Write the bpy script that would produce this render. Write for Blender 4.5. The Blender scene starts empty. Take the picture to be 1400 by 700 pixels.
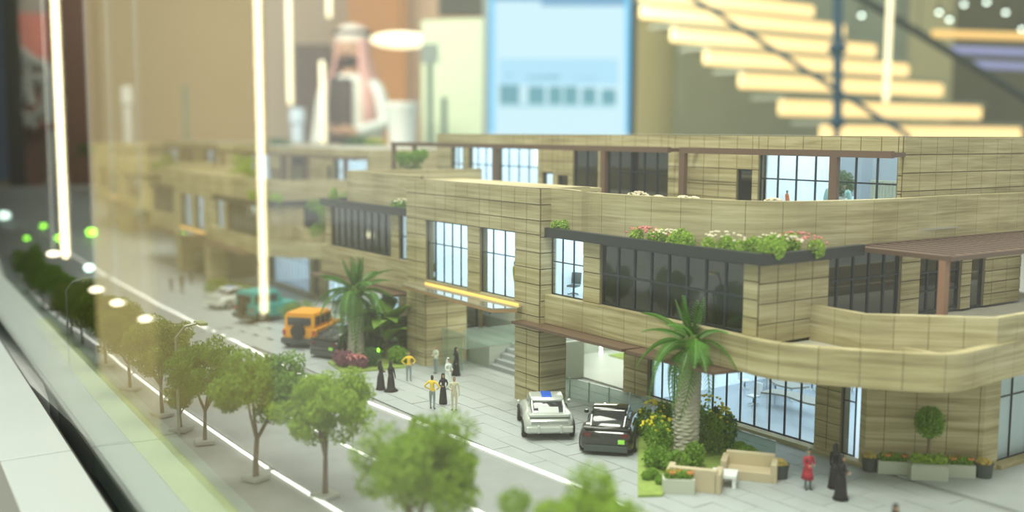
import bpy, math, random
from mathutils import Vector, Matrix, noise
random.seed(7)
S = 1/60.0            # the model in the glass case is 1:60; all lengths below are model metres ("u"), times S = real metres
SC = bpy.context.scene
COL = SC.collection
# ---------------------------------------------------------------- camera
F_PX, CXP, CYP = 1460.0, 700.0, 350.0
PITCH = math.atan((350-182.5)/F_PX); ROLL = math.atan(.0048); CAMH = 14.0
_a = math.radians(35)
_F = Vector((-math.cos(_a), math.sin(_a), 0)); _R0 = Vector((math.sin(_a), math.cos(_a), 0))
FW = Vector((_F.x*math.cos(PITCH), _F.y*math.cos(PITCH), -math.sin(PITCH)))
_U0 = Vector((_F.x*math.sin(PITCH), _F.y*math.sin(PITCH), math.cos(PITCH)))
RT = _R0*math.cos(ROLL)+_U0*math.sin(ROLL); UP = _U0*math.cos(ROLL)-_R0*math.sin(ROLL)
CAM = Vector((0, 0, CAMH))
cam = bpy.data.objects.new('camera', bpy.data.cameras.new('camera')); COL.objects.link(cam)
m = Matrix((RT, UP, -FW)).transposed().to_4x4(); m.translation = CAM*S
cam.matrix_world = m
cam.data.sensor_width = 36; cam.data.lens = 36*F_PX/1400
cam.data.clip_start = .01; cam.data.clip_end = 60
cam.data.dof.use_dof = True; cam.data.dof.focus_distance = 52*S; cam.data.dof.aperture_fstop = 4.0
SC.camera = cam
# ---------------------------------------------------------------- world, lights, exposure
SC.view_settings.view_transform = 'Standard'; SC.view_settings.look = 'None'
SC.view_settings.gamma = 1; SC.view_settings.use_curve_mapping = False
SC.view_settings.exposure = 0.17
w = bpy.data.worlds.new('world'); SC.world = w; w.use_nodes = True
w.node_tree.nodes['Background'].inputs[0].default_value = (.98, 1.0, .92, 1)
w.node_tree.nodes['Background'].inputs[1].default_value = .72
def area(name, loc, target, size, power, color):
    l = bpy.data.lights.new(name, 'AREA'); l.size = size*S; l.energy = power; l.color = color
    l.shape = 'SQUARE'
    o = bpy.data.objects.new(name, l); COL.objects.link(o); o.location = Vector(loc)*S
    o.rotation_euler = (Vector(target)-Vector(loc)).to_track_quat('-Z', 'Y').to_euler(); return o
area('ceiling_light', (-10, -10, 120), (-45, 35, 0), 50, 42, (1, .98, .90))
area('ceiling_light', (-90, 40, 120), (-70, 35, 0), 60, 34, (1, .98, .92))
area('room_light', (-330, 100, 110), (-480, 260, 20), 90, 90, (1, .95, .85))
area('room_light', (-330, 300, 110), (-400, 420, 20), 90, 60, (1, .95, .8))
area('portal_fill', (-49, 38, 4.5), (-49, 38, 0), 8, .16, (1, 1, .92))  # added fill light, brightens the portal interior
area('courtyard_fill', (-53, 47, 4.5), (-53, 47, 0), 12, .30, (.95, 1, .95))  # added fill light, lifts the dark passage and courtyard
area('portal_fill', (-50, 33.5, 4.5), (-50, 34, 0), 6, .05, (1, .97, .85))  # second added fill, just inside the portal
area('courtyard_fill', (-118, 53, 2.8), (-118, 53, -1.6), 12, .6, (.95, 1, .95))  # same added courtyard fill for the second building
# ---------------------------------------------------------------- where a line of sight meets a plane (used to lay out)
def ray(x, y): return FW*F_PX + RT*(x-CXP) + UP*(CYP-y)
def az(x, y, z=0):
    d = ray(x, y); return CAM + d*((z-CAMH)/d.z)
def ay(x, y, Y): d = ray(x, y); return CAM + d*(Y/d.y)
def ax(x, y, X): d = ray(x, y); return CAM + d*(X/d.x)
def ad(x, y, D): d = ray(x, y); return CAM + d*(D/F_PX)        # at depth D
def GX(px, Y, py=300): return ay(px, py, Y).x
def GY(px, X, py=350): return ax(px, py, X).y
def gz(X):
    t = min(1, max(0, (-62-X)/36)); return -1.65*t*t*(3-2*t)
def ag(x, y):
    z = 0
    for _ in range(12): z = gz(az(x, y, z).x)
    return az(x, y, z)
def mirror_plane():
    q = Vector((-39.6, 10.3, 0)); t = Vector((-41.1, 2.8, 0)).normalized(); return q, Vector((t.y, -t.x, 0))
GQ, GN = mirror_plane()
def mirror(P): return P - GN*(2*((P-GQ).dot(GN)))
# ---------------------------------------------------------------- materials
MATS = {}
def mat(name, c, rough=.6, metal=0, var=.12, scale=40, emit=None, es=0, bump=0, trans=0, coat=0, spec=.5):
    if name in MATS: return MATS[name]
    M = bpy.data.materials.new(name); M.use_nodes = True; nt = M.node_tree; b = nt.nodes['Principled BSDF']
    b.inputs['Roughness'].default_value = rough; b.inputs['Metallic'].default_value = metal
    b.inputs['Specular IOR Level'].default_value = spec
    b.inputs['Coat Weight'].default_value = coat
    g = nt.nodes.new('ShaderNodeNewGeometry'); n = nt.nodes.new('ShaderNodeTexNoise'); n.inputs['Scale'].default_value = scale
    n.inputs['Detail'].default_value = 4
    r = nt.nodes.new('ShaderNodeMixRGB'); lo = [max(0, v*(1-var)) for v in c]; hi = [min(1, v*(1+var)) for v in c]
    r.inputs[1].default_value = (*lo, 1); r.inputs[2].default_value = (*hi, 1)
    nt.links.new(g.outputs['Position'], n.inputs['Vector'])
    nt.links.new(n.outputs['Fac'], r.inputs[0]); nt.links.new(r.outputs[0], b.inputs['Base Color'])
    if emit: b.inputs['Emission Color'].default_value = (*emit, 1); b.inputs['Emission Strength'].default_value = es
    if bump:
        bm_ = nt.nodes.new('ShaderNodeBump'); bm_.inputs['Strength'].default_value = bump; bm_.inputs['Distance'].default_value = .0005
        nt.links.new(n.outputs['Fac'], bm_.inputs['Height']); nt.links.new(bm_.outputs[0], b.inputs['Normal'])
    MATS[name] = M; return M
def stone(name, c1, c2, c3, k=1.0):
    M = bpy.data.materials.new(name); M.use_nodes = True; nt = M.node_tree; b = nt.nodes['Principled BSDF']; L = nt.links.new
    b.inputs['Roughness'].default_value = .62; b.inputs['Specular IOR Level'].default_value = .3
    g = nt.nodes.new('ShaderNodeNewGeometry')
    mp = nt.nodes.new('ShaderNodeVectorMath'); mp.operation = 'MULTIPLY'; mp.inputs[1].default_value = (60*.10, 60*.10, 60*2.6*k)
    L(g.outputs['Position'], mp.inputs[0])
    n = nt.nodes.new('ShaderNodeTexNoise'); n.inputs['Scale'].default_value = 1.6; n.inputs['Detail'].default_value = 6; n.inputs['Roughness'].default_value = .65; n.inputs['Distortion'].default_value = .5
    L(mp.outputs[0], n.inputs['Vector'])
    n2 = nt.nodes.new('ShaderNodeTexNoise'); n2.inputs['Scale'].default_value = 18; L(g.outputs['Position'], n2.inputs['Vector'])
    mx = nt.nodes.new('ShaderNodeMath'); mx.operation = 'MULTIPLY_ADD'; mx.inputs[1].default_value = .25; L(n2.outputs['Fac'], mx.inputs[0])
    mm = nt.nodes.new('ShaderNodeMath'); mm.operation = 'SUBTRACT'; mm.inputs[1].default_value = .125; L(n.outputs['Fac'], mm.inputs[0]); L(mm.outputs[0], mx.inputs[2])
    oi = nt.nodes.new('ShaderNodeObjectInfo'); ma = nt.nodes.new('ShaderNodeMath'); ma.operation = 'MULTIPLY_ADD'; ma.inputs[1].default_value = .045
    L(oi.outputs['Random'], ma.inputs[0]); L(mx.outputs[0], ma.inputs[2])
    cr = nt.nodes.new('ShaderNodeValToRGB'); L(ma.outputs[0], cr.inputs[0])
    e = cr.color_ramp.elements; e[0].position = .36; e[0].color = (*c1, 1); e[1].position = .68; e[1].color = (*c3, 1)
    q = e.new(.52); q.color = (*c2, 1)
    L(cr.outputs[0], b.inputs['Base Color']); MATS[name] = M; return M
STONE = stone('travertine', (.29, .24, .125), (.42, .36, .20), (.55, .49, .305))
STONE_CORE = mat('stone_joint', (.20, .165, .09), .9)
def glassy(name, tint, refl=1.0, gloss_rough=0.0, base=0.0, color=(.02, .025, .02)):
    # thin pane: clear/tinted transparency, sharp reflection by Schlick's law
    M = bpy.data.materials.new(name); M.use_nodes = True; nt = M.node_tree; nt.nodes.clear(); L = nt.links.new
    out = nt.nodes.new('ShaderNodeOutputMaterial'); t = nt.nodes.new('ShaderNodeBsdfTransparent'); t.inputs[0].default_value = (*tint, 1)
    g = nt.nodes.new('ShaderNodeBsdfGlossy'); g.inputs['Roughness'].default_value = gloss_rough
    lw = nt.nodes.new('ShaderNodeLayerWeight'); p = nt.nodes.new('ShaderNodeMath'); p.operation = 'POWER'; p.inputs[1].default_value = 5
    L(lw.outputs['Facing'], p.inputs[0]); lw.inputs[0].default_value = .5
    q = nt.nodes.new('ShaderNodeMath'); q.operation = 'MULTIPLY_ADD'; q.inputs[1].default_value = .96*refl; q.inputs[2].default_value = .04*refl
    q.use_clamp = True
    L(p.outputs[0], q.inputs[0]); mx = nt.nodes.new('ShaderNodeMixShader'); L(q.outputs[0], mx.inputs[0])
    if base > 0:
        d = nt.nodes.new('ShaderNodeBsdfDiffuse'); d.inputs[0].default_value = (*color, 1)
        m0 = nt.nodes.new('ShaderNodeMixShader'); m0.inputs[0].default_value = base; L(t.outputs[0], m0.inputs[1]); L(d.outputs[0], m0.inputs[2]); L(m0.outputs[0], mx.inputs[1])
    else: L(t.outputs[0], mx.inputs[1])
    L(g.outputs[0], mx.inputs[2]); L(mx.outputs[0], out.inputs[0]); MATS[name] = M; return M
CASE_GLASS = glassy('case_glass', (.965, .99, .96), 1.0)
CLEAR = glassy('clear_pane', (.93, .97, .98), 1.3)
DARKGLASS = glassy('tinted_pane', (.16, .19, .17), 3.0, 0, .35, (.05, .055, .045))
BALUST = glassy('balustrade_glass', (.86, .93, .90), 1.6, 0, .16, (.5, .6, .55))
FRAME = mat('dark_aluminium', (.025, .035, .04), .4, .3)
FRAME_L = mat('grey_aluminium', (.10, .13, .14), .4, .3)
BLACKBAND = mat('black_metal', (.028, .032, .03), .45, .2)
BRONZE = mat('bronze_metal', (.16, .10, .07), .4, .3)
WHITE = mat('white_paint', (.8, .82, .82), .5)
ROOMWHITE = mat('room_white', (.80, .84, .88), .5)
LIGHTWALL = mat('glowing_wall', (.7, .8, .9), .5, emit=(.72, .87, 1.0), es=.50, var=.03)  # plain room walls given a glow so the windows look lit
LIGHTCEIL = mat('led_ceiling', (.8, .8, .8), .5, emit=(.85, .94, 1.0), es=1.5, var=.02)
DECK = mat('deck_tile', (.42, .40, .33), .7)
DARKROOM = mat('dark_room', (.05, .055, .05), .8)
ROAD = mat('asphalt', (.26, .275, .27), .65, var=.14, scale=60, bump=.2)
PAVE = mat('paving', (.345, .375, .37), .6, var=.13, scale=55)
PAVE2 = mat('paving_dark', (.29, .30, .285), .65, var=.15, scale=55)
LEDW = mat('led_white', (.9, .9, .9), .5, emit=(1, .98, .92), es=1.35, var=0)
GRASS = mat('lawn', (.24, .33, .07), .9, var=.4, scale=200, bump=.5)
LEAF1 = mat('leaf_olive', (.19, .26, .025), .8, var=.5, scale=90)
LEAF2 = mat('leaf_green', (.15, .29, .022), .75, var=.5, scale=90)
LEAF3 = mat('leaf_bright', (.27, .42, .035), .75, var=.5, scale=90)
LEAFD = mat('leaf_dark', (.04, .13, .02), .7, var=.5, scale=90)
BARK = mat('bark', (.16, .12, .07), .9, var=.3)
PALMBARK = mat('palm_bark', (.46, .44, .35), .85, var=.3, scale=150)
FROND = mat('frond', (.08, .215, .022), .5, var=.4, scale=60)
YELLOW = mat('yellow_petal', (.75, .62, .02), .6, var=.15)
PINK = mat('pink_petal', (.62, .22, .2), .6, var=.4, scale=200)
CREAMP = mat('cream_petal', (.75, .66, .5), .6, var=.15)
PURPLE = mat('purple_leaf', (.24, .09, .13), .7, var=.4, scale=150)
# ---------------------------------------------------------------- mesh helpers
ZERO = Vector((0, 0, 0))
def wl(o):
    v = Vector(o.location)
    while o.parent: o = o.parent; v = v + Vector(o.location)
    return v
def link(o, parent):
    COL.objects.link(o)
    if parent is not None: o.parent = parent
    return o
def tag(o, label=None, cat=None, group=None, kind=None):
    if label: o['label'] = label
    if cat: o['category'] = cat
    if group: o['group'] = group
    if kind: o['kind'] = kind
    return o
def thing(name, label, cat, loc=(0, 0, 0), rz=0, group=None):
    o = bpy.data.objects.new(name, None); COL.objects.link(o); o.empty_display_size = .005
    o.location = Vector(loc)*S; o.rotation_euler.z = rz
    return tag(o, label, cat, group)
class MB:
    def __init__(s): s.v = []; s.f = []; s.mi = []; s.sm = False
    def quad(s, *p, mi=0):
        n = len(s.v); s.v += [tuple(q) for q in p]; s.f.append(tuple(range(n, n+len(p)))); s.mi.append(mi); return s
    def box(s, x0, x1, y0, y1, z0, z1, mi=0, M=None):
        n = len(s.v); P = [(x, y, z) for z in (z0, z1) for x, y in ((x0, y0), (x1, y0), (x1, y1), (x0, y1))]
        if M is not None: P = [tuple(M @ Vector(p)) for p in P]
        s.v += P
        for f in ((3, 2, 1, 0), (4, 5, 6, 7), (0, 1, 5, 4), (1, 2, 6, 5), (2, 3, 7, 6), (3, 0, 4, 7)):
            s.f.append(tuple(n+i for i in f)); s.mi.append(mi)
        return s
    def rings(s, R, cap=True, mi=0, closed=True):
        n = len(s.v); k = len(R[0])
        for r in R: s.v += [tuple(p) for p in r]
        for i in range(len(R)-1):
            for j in range(k if closed else k-1):
                a = n+i*k+j; b = n+i*k+(j+1) % k; s.f.append((a, b, b+k, a+k)); s.mi.append(mi)
        if cap:
            s.f.append(tuple(n+j for j in reversed(range(k)))); s.mi.append(mi)
            e = n+(len(R)-1)*k; s.f.append(tuple(e+j for j in range(k))); s.mi.append(mi)
        return s
    def lathe(s, prof, c=(0, 0, 0), k=12, mi=0, cap=True):
        return s.rings([[(c[0]+r*math.cos(2*math.pi*j/k), c[1]+r*math.sin(2*math.pi*j/k), c[2]+z) for j in range(k)] for r, z in prof], cap, mi)
    def tube(s, pts, rad, k=6, mi=0):
        pts = [Vector(p) for p in pts]; R = []
        if not isinstance(rad, (list, tuple)): rad = [rad]*len(pts)
        for i, p in enumerate(pts):
            d = (pts[min(i+1, len(pts)-1)]-pts[max(i-1, 0)]).normalized()
            u = d.orthogonal().normalized() if i == 0 else (pu - d*pu.dot(d)).normalized()
            pu = u; v = d.cross(u)
            R.append([p+(u*math.cos(2*math.pi*j/k)+v*math.sin(2*math.pi*j/k))*rad[i] for j in range(k)])
        return s.rings(R, True, mi)
    def ell(s, c, r, n=10, m=7, mi=0):
        R = []
        for i in range(1, m):
            t = math.pi*i/m; R.append([(c[0]+r[0]*math.sin(t)*math.cos(2*math.pi*j/n), c[1]+r[1]*math.sin(t)*math.sin(2*math.pi*j/n), c[2]-r[2]*math.cos(t)) for j in range(n)])
        return s.rings(R, True, mi)
    def prism(s, poly, z0, z1, mi=0):
        return s.rings([[(x, y, z0) for x, y in poly], [(x, y, z1) for x, y in poly]], True, mi)
    def mesh(s, name, mats, off=ZERO, smooth=False):
        me = bpy.data.meshes.new(name)
        me.from_pydata([(x*S-off.x, y*S-off.y, z*S-off.z) for x, y, z in s.v], [], s.f)
        if not isinstance(mats, (list, tuple)): mats = [mats]
        for q in mats: me.materials.append(q)
        if len(mats) > 1: me.polygons.foreach_set('material_index', s.mi)
        if smooth: me.polygons.foreach_set('use_smooth', [True]*len(s.f))
        me.update(); return me
    def build(s, name, mats, parent=None, smooth=False, local=False, bevel=0, **kw):
        off = ZERO if (local or parent is None) else wl(parent)
        o = bpy.data.objects.new(name, s.mesh(name, mats, off, smooth)); link(o, parent)
        if bevel:
            b = o.modifiers.new('bevel', 'BEVEL'); b.width = bevel*S; b.segments = 2; b.limit_method = 'ANGLE'
        return tag(o, **kw)
def place(name, me, loc, parent):
    o = bpy.data.objects.new(name, me); o.location = Vector(loc)*S - (wl(parent) if parent else ZERO); return link(o, parent)
def copy_tree(o, parent=None):
    c = o.copy(); COL.objects.link(c)
    if parent is not None: c.parent = parent
    for ch in KIDS.get(o.name, []): copy_tree(ch, c)
    return c
KIDS = {}
def index_kids():
    KIDS.clear()
    for o in COL.objects:
        if o.parent: KIDS.setdefault(o.parent.name, []).append(o)
# plane-aligned boxes: plane ('y', Y) faces the street (-Y), plane ('x', X) faces +X; d is outward
def pb(mb, pl, a0, a1, d0, d1, z0, z1, mi=0):
    if pl[0] == 'y': return mb.box(a0, a1, pl[1]-d1, pl[1]-d0, z0, z1, mi)
    return mb.box(pl[1]+d0, pl[1]+d1, a0, a1, z0, z1, mi)
def pp(pl, a, d, z): return (a, pl[1]-d, z) if pl[0] == 'y' else (pl[1]+d, a, z)
PCACHE = {}; PCOUNT = {}; PREST = {}
def panel_mesh(pl, w, h):
    k = (pl[0], round(w, 2), round(h, 2))
    if k not in PCACHE:
        m_ = MB(); pb(m_, (pl[0], 0), -w/2, w/2, 0, .05, -h/2, h/2); PCACHE[k] = m_.mesh('stone_panel', STONE)
    return PCACHE[k]
def clad(root, wall, pl, a0, a1, z0, z1, holes=(), cw=1.25, ch=.8, core=.3, single=True):
    """stone wall: dark core, with cladding panels set proud of it; holes are (a0,a1,z0,z1)"""
    # core as strips around the holes
    As = sorted({a0, a1, *[h for q in holes for h in q[:2] if a0 < h < a1]}); Zs = sorted({z0, z1, *[h for q in holes for h in q[2:] if z0 < h < z1]})
    def inhole(a, z): return any(q[0] < a < q[1] and q[2] < z < q[3] for q in holes)
    mb = MB()
    for i in range(len(As)-1):
        run = None
        for j in range(len(Zs)-1):
            if not inhole((As[i]+As[i+1])/2, (Zs[j]+Zs[j+1])/2):
                pb(mb, pl, As[i], As[i+1], -core, 0, Zs[j], Zs[j+1])
    wobj = mb.build(wall, STONE_CORE, root)
    nc = max(1, round((a1-a0)/cw)); nr = max(1, round((z1-z0)/ch))
    ea = sorted({*[a0+(a1-a0)*i/nc for i in range(nc+1)], *[h for q in holes for h in q[:2] if a0 < h < a1]})
    ez = sorted({*[z0+(z1-z0)*i/nr for i in range(nr+1)], *[h for q in holes for h in q[2:] if z0 < h < z1]})
    def thin(e, keep):
        out = [e[0]]
        for v in e[1:]:
            if v-out[-1] < .28:
                if v in keep: out[-1] = v if out[-1] not in keep else out[-1]
                if v in keep and out[-1] != v: out.append(v)
            else: out.append(v)
        return out
    ka = {a0, a1, *[h for q in holes for h in q[:2]]}; kz = {z0, z1, *[h for q in holes for h in q[2:]]}
    ea = thin(ea, ka); ez = thin(ez, kz); g = .025
    for i in range(len(ea)-1):
        for j in range(len(ez)-1):
            ca, cz = (ea[i]+ea[i+1])/2, (ez[j]+ez[j+1])/2; wd, ht = ea[i+1]-ea[i]-2*g, ez[j+1]-ez[j]-2*g
            if wd < .05 or ht < .05 or inhole(ca, cz): continue
            n = PCOUNT.get(root.name, 0)
            if single and n < 298:
                PCOUNT[root.name] = n+1
                place('stone_panel', panel_mesh(pl, wd, ht), pp(pl, ca, random.choice((0, 0, .008, .015)), cz), wobj)
            else:
                r = PREST.setdefault(root.name, MB()); pb(r, pl, ca-wd/2, ca+wd/2, 0, .05, cz-ht/2, cz+ht/2)
    return wobj
def spline(P, n=6):
    out = []
    for i in range(len(P)-1):
        p0, p1, p2, p3 = P[max(i-1, 0)], P[i], P[i+1], P[min(i+2, len(P)-1)]
        for k in range(n):
            t = k/n; out.append(tuple(.5*((2*p1[c])+(-p0[c]+p2[c])*t+(2*p0[c]-5*p1[c]+4*p2[c]-p3[c])*t*t+(-p0[c]+3*p1[c]-3*p2[c]+p3[c])*t**3) for c in range(len(p1))))
    return out+[tuple(P[-1])]
def ribbon(mb, pts, th, z0, z1, mi=0):
    """vertical band following pts (x,y[,ztop]) ; body lies to the left side of travel"""
    R = []
    for i, p in enumerate(pts):
        a = Vector(pts[max(i-1, 0)][:2]); b = Vector(pts[min(i+1, len(pts)-1)][:2]); d = (b-a).normalized(); n = Vector((-d.y, d.x))*th
        zt = p[2] if len(p) > 2 else z1
        R.append([(p[0], p[1], z0), (p[0], p[1], zt), (p[0]+n.x, p[1]+n.y, zt), (p[0]+n.x, p[1]+n.y, z0)])
    return mb.rings(R, True, mi)
def band(root, name, pts, z0, z1, th=.5, step=1.5, m_=None, cap=.0):
    """long parapet or slab edge: a core with stone facing pieces butted along it"""
    core = [(p[0], p[1])+((p[2]-.03,) if len(p) > 2 else ()) for p in pts]
    n2 = []
    for i, p in enumerate(core):
        a = Vector(core[max(i-1, 0)][:2]); b = Vector(core[min(i+1, len(core)-1)][:2]); d = (b-a).normalized()
        n2.append((p[0]-d.y*.05, p[1]+d.x*.05)+tuple(p[2:]))
    c = ribbon(MB(), n2, th-.1, z0+.02, z1-.03).build(name, STONE_CORE, root)
    # resample
    L = [0]
    for i in range(1, len(pts)): L.append(L[-1]+math.dist(pts[i][:2], pts[i-1][:2]))
    def at(s):
        s = min(max(s, 0), L[-1])
        for i in range(1, len(L)):
            if s <= L[i]+1e-9:
                t = (s-L[i-1])/max(1e-9, L[i]-L[i-1]); return tuple(pts[i-1][k]*(1-t)+pts[i][k]*t for k in range(len(pts[0])))
        return pts[-1]
    n = max(1, round(L[-1]/step))
    for i in range(n):
        s0, s1 = L[-1]*i/n+.012, L[-1]*(i+1)/n-.012
        mids = [l for l in L if s0+.03 < l < s1-.03]
        ribbon(MB(), [at(s0)]+[at(l) for l in mids]+[at(s1)], th, z0, z1).build('stone_panel', m_ or STONE, c)
        PCOUNT[root.name] = PCOUNT.get(root.name, 0)+1
    return c
def glazing(root, pl, a0, a1, z0, z1, n, rails=(), dark=False, depth=.05, fw=.065, inset=0.12, shares=True):
    f = MB(); fm = FRAME
    d0, d1 = -inset-depth, -inset
    pb(f, pl, a0, a1, d0, d1, z0, z0+fw); pb(f, pl, a0, a1, d0, d1, z1-fw, z1)
    pb(f, pl, a0, a0+fw, d0, d1, z0, z1); pb(f, pl, a1-fw, a1, d0, d1, z0, z1)
    win = f.build('window', fm, root)
    for i in range(1, n):
        a = a0+(a1-a0)*i/n; key = ('mul', pl[0], round(z1-z0, 2), fw)
        if key not in PCACHE:
            q = MB(); pb(q, (pl[0], 0), -fw/2, fw/2, -depth, .015, -(z1-z0)/2, (z1-z0)/2); PCACHE[key] = q.mesh('mullion', fm)
        place('mullion', PCACHE[key], pp(pl, a, -inset, (z0+z1)/2), win)
    zz = [z0]+list(rails)+[z1]
    for r in rails:
        q = MB(); pb(q, pl, a0, a1, -inset-depth, -inset+.02, r-fw*.4, r+fw*.4); q.build('rail', fm, win)
    W = (a1-a0)/n
    for i in range(n):
        for j in range(len(zz)-1):
            key = ('pane', pl[0], round(W, 3), round(zz[j+1]-zz[j], 3), dark)
            if key not in PCACHE:
                q = MB(); pb(q, (pl[0], 0), -W/2, W/2, -.03, 0, -(zz[j+1]-zz[j])/2, (zz[j+1]-zz[j])/2); PCACHE[key] = q.mesh('pane', DARKGLASS if dark else CLEAR)
            place('pane', PCACHE[key], pp(pl, a0+W*(i+.5), -inset-.04, (zz[j]+zz[j+1])/2), win)
    return win
# ================================================================= THE SETTING
def struct(o): o['kind'] = 'structure'; return o
FLZ = -52.0
# showroom shell (real metres = u/60)
struct(MB().box(-760, 420, -240, 640, FLZ-3, FLZ).build('floor', mat('room_floor', (.42, .38, .30), .35, scale=3)))
ROOMWALL = mat('room_wall_beige', (.50, .43, .30), .8, scale=2)
# ---- model base
def gstrip(mb, ya, yb, z, x0=-330, x1=45, h=.0, mi=0, step=6, dz=0):
    X = [x0+(x1-x0)*i/math.ceil((x1-x0)/step) for i in range(math.ceil((x1-x0)/step)+1)]
    fa = ya if callable(ya) else (lambda x: ya); fb = yb if callable(yb) else (lambda x: yb)
    R = [[(x, fa(x), gz(x)+z), (x, fb(x), gz(x)+z), (x, fb(x), gz(x)+z-max(h, .01)), (x, fa(x), gz(x)+z-max(h, .01))] for x in X]
    return mb.rings(R, True, mi)
def interp(T):
    T = sorted(T)
    def f(x):
        if x <= T[0][0]:
            a, b = T[0], T[1]
        elif x >= T[-1][0]: return T[-1][1]
        else:
            for a, b in zip(T, T[1:]):
                if a[0] <= x <= b[0]: break
        return a[1]+(b[1]-a[1])*(x-a[0])/(b[0]-a[0])
    return f
LA = [ag(*p) for p in ((15, 310), (50, 318), (100, 350), (140, 375), (190, 402), (240, 428), (285, 451), (345, 480), (407, 512), (655, 612), (805, 672))]
LA = [(p.x, p.y) for p in LA]+[(45, 25.9)]
LC = [(p.x, p.y) for p in (ag(*q) for q in ((25, 387), (60, 417), (110, 455), (165, 500), (220, 542), (350, 632), (460, 700)))]+[(45, 16.6)]
fA, fC = interp(LA), interp(LC)
fB = lambda x: fC(x)+(fA(x)-fC(x))*.47
def fD(x): return 14.5+max(0, (-60-x))*.02
base = struct(MB().box(-330, 45, 11.3, 130, -46, -4).build('table_base', mat('base_cabinet', (.5, .5, .45), .4)))
o = gstrip(MB(), 11.5, 130, -.06, h=3.9).build('pavement', PAVE2); struct(o); pavement = o
o = gstrip(MB(), lambda x: fC(x)+.25, lambda x: fA(x)-.2, -.02, h=.2).build('road', ROAD); struct(o); road = o
def led(name, f, segs, y0, wd, label):
    for a, b in segs:
        mb = MB(); gstrip(mb, lambda x: f(x)+y0, lambda x: f(x)+y0+wd, .035, x0=a, x1=b, h=.07, step=3); mb.build('light_strip', LEDW, road)
led('c', fA, ((-150, -120), (-118, -72.5), (-72, -57), (-56.4, -31.5), (-30.9, -8)), 0, .17, '')
led('c', fC, ((-118, -96), (-95, -80), (-79.4, -63), (-62.4, -41.5), (-41, -8)), 0, .14, '')
x = -140
segs = [(-55.6, -53.9), (-50.8, -48.2), (-46.9, -44.6), (-43, -40), (-38, -34), (-33, -29.5), (-27, -22)]
for a, b in segs:
    gstrip(MB(), lambda x: fB(x), lambda x: fB(x)+.15, .03, x0=a, x1=b, h=.05).build('lane_dash', LEDW, road)
# plaza paving slabs in front of the building, each its own piece
sl = {}
n = 0
for i in range(25):
    for j in range(11):
        X = -76+i*2.6; Y = 26.35+j*1.05
        for_var = random.choice((0, 1))
        k = for_var
        if k not in sl: sl[k] = MB().box(-1.285, 1.285, -.51, .51, 0, .05).mesh('paving_slab', PAVE if k else PAVE2 if False else PAVE)
        ob = place('paving_slab', sl[k], (X+(1.3 if j % 2 else 0), Y, gz(X)-.03+random.choice((0, .006, .012))), pavement); n += 1
gstrip(MB(), lambda x: fA(x)+.3, lambda x: 37.5+max(0, -62-x)*.12, -.03, x0=-330, x1=-78, h=.03).build('far_pavement', PAVE, pavement)
MB().box(-26, 45, 37.8, 130, -.06, .03).build('corner_pavement', PAVE, pavement)
# inner slab with joint, partly painting in the ledge's reflection; lawn strip behind the glass
SLAB = mat('ledge_slab', (.33, .40, .365), .35, var=.10, scale=6)
def line_y(x): return 10.1-(x+39.6)*.068
mb = MB()
for a, b in ((-330, -130), (-129.9, -48.85), (-48.75, 45)):
    q = MB(); q.rings([[(x, line_y(x)+.75, .0), (x, line_y(x)+4.3, .0), (x, line_y(x)+4.3, -1.5), (x, line_y(x)+.75, -1.5)] for x in (a, b)], True)
    q.build('mirrored_slab', SLAB, pavement)
q = MB(); q.rings([[(x, line_y(x)+2.2+(x < -60)*.5, .03), (x, line_y(x)+3.75, .03), (x, line_y(x)+3.75, -1), (x, line_y(x)+2.2+(x < -60)*.5, -1)] for x in (-85, -58, 45)], True)
q.build('lawn_strip', mat('pale_lawn', (.34, .42, .18), .9, scale=160, bump=.4), pavement)
# outer ledge of the plinth: three slabs with an open joint between them
led_ = thing('plinth_ledge', 'pale grey-green stone ledge running along outside the dark groove of the glass case', 'ledge', (-48, 6, -1))
for a, b in ((-330, -131), (-130.9, -48.85), (-48.72, 45)):
    q = MB(); q.rings([[(x, line_y(x)-.3, 0), (x, line_y(x)-3.2, 0), (x, line_y(x)-3.2, -3), (x, line_y(x)-.3, -3)] for x in (a, b)], True)
    q.build('slab', mat('outer_ledge', (.41, .46, .43), .35, var=.06, scale=8), led_, bevel=.05)
q = MB(); q.rings([[(x, line_y(x)-.1, -3), (x, line_y(x)-3.0, -3), (x, line_y(x)-3.0, FLZ), (x, line_y(x)-.1, FLZ)] for x in (-330, 45)], True)
q.build('plinth_front', mat('plinth_cream', (.62, .55, .42), .5), led_)
q = MB(); q.rings([[(x, line_y(x)-.3, -.06), (x, line_y(x)-.22, -.06), (x, line_y(x)-.22, -3), (x, line_y(x)-.3, -3)] for x in (-330, 45)], True)
q.build('groove_face', mat('groove_black', (.01, .013, .012), .35), led_)
q = MB(); q.rings([[(x, line_y(x)-.3, -1.6), (x, line_y(x)+.8, -1.6), (x, line_y(x)+.8, -2.9), (x, line_y(x)-.3, -2.9)] for x in (-330, 45)], True)
q.build('groove', mat('groove_black', (.01, .013, .012), .35), led_)
gl = thing('glass_case', 'tall clear glass screen standing in the dark groove in front of the model', 'glass', (-40, 10.5, -1))
q = MB(); q.rings([[(x, line_y(x)+.12, -1.6), (x, line_y(x)+.26, -1.6), (x, line_y(x)+.26, 52), (x, line_y(x)+.12, 52)] for x in (-330, 45)], True)
q.build('glass_sheet', CASE_GLASS, gl)

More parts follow.
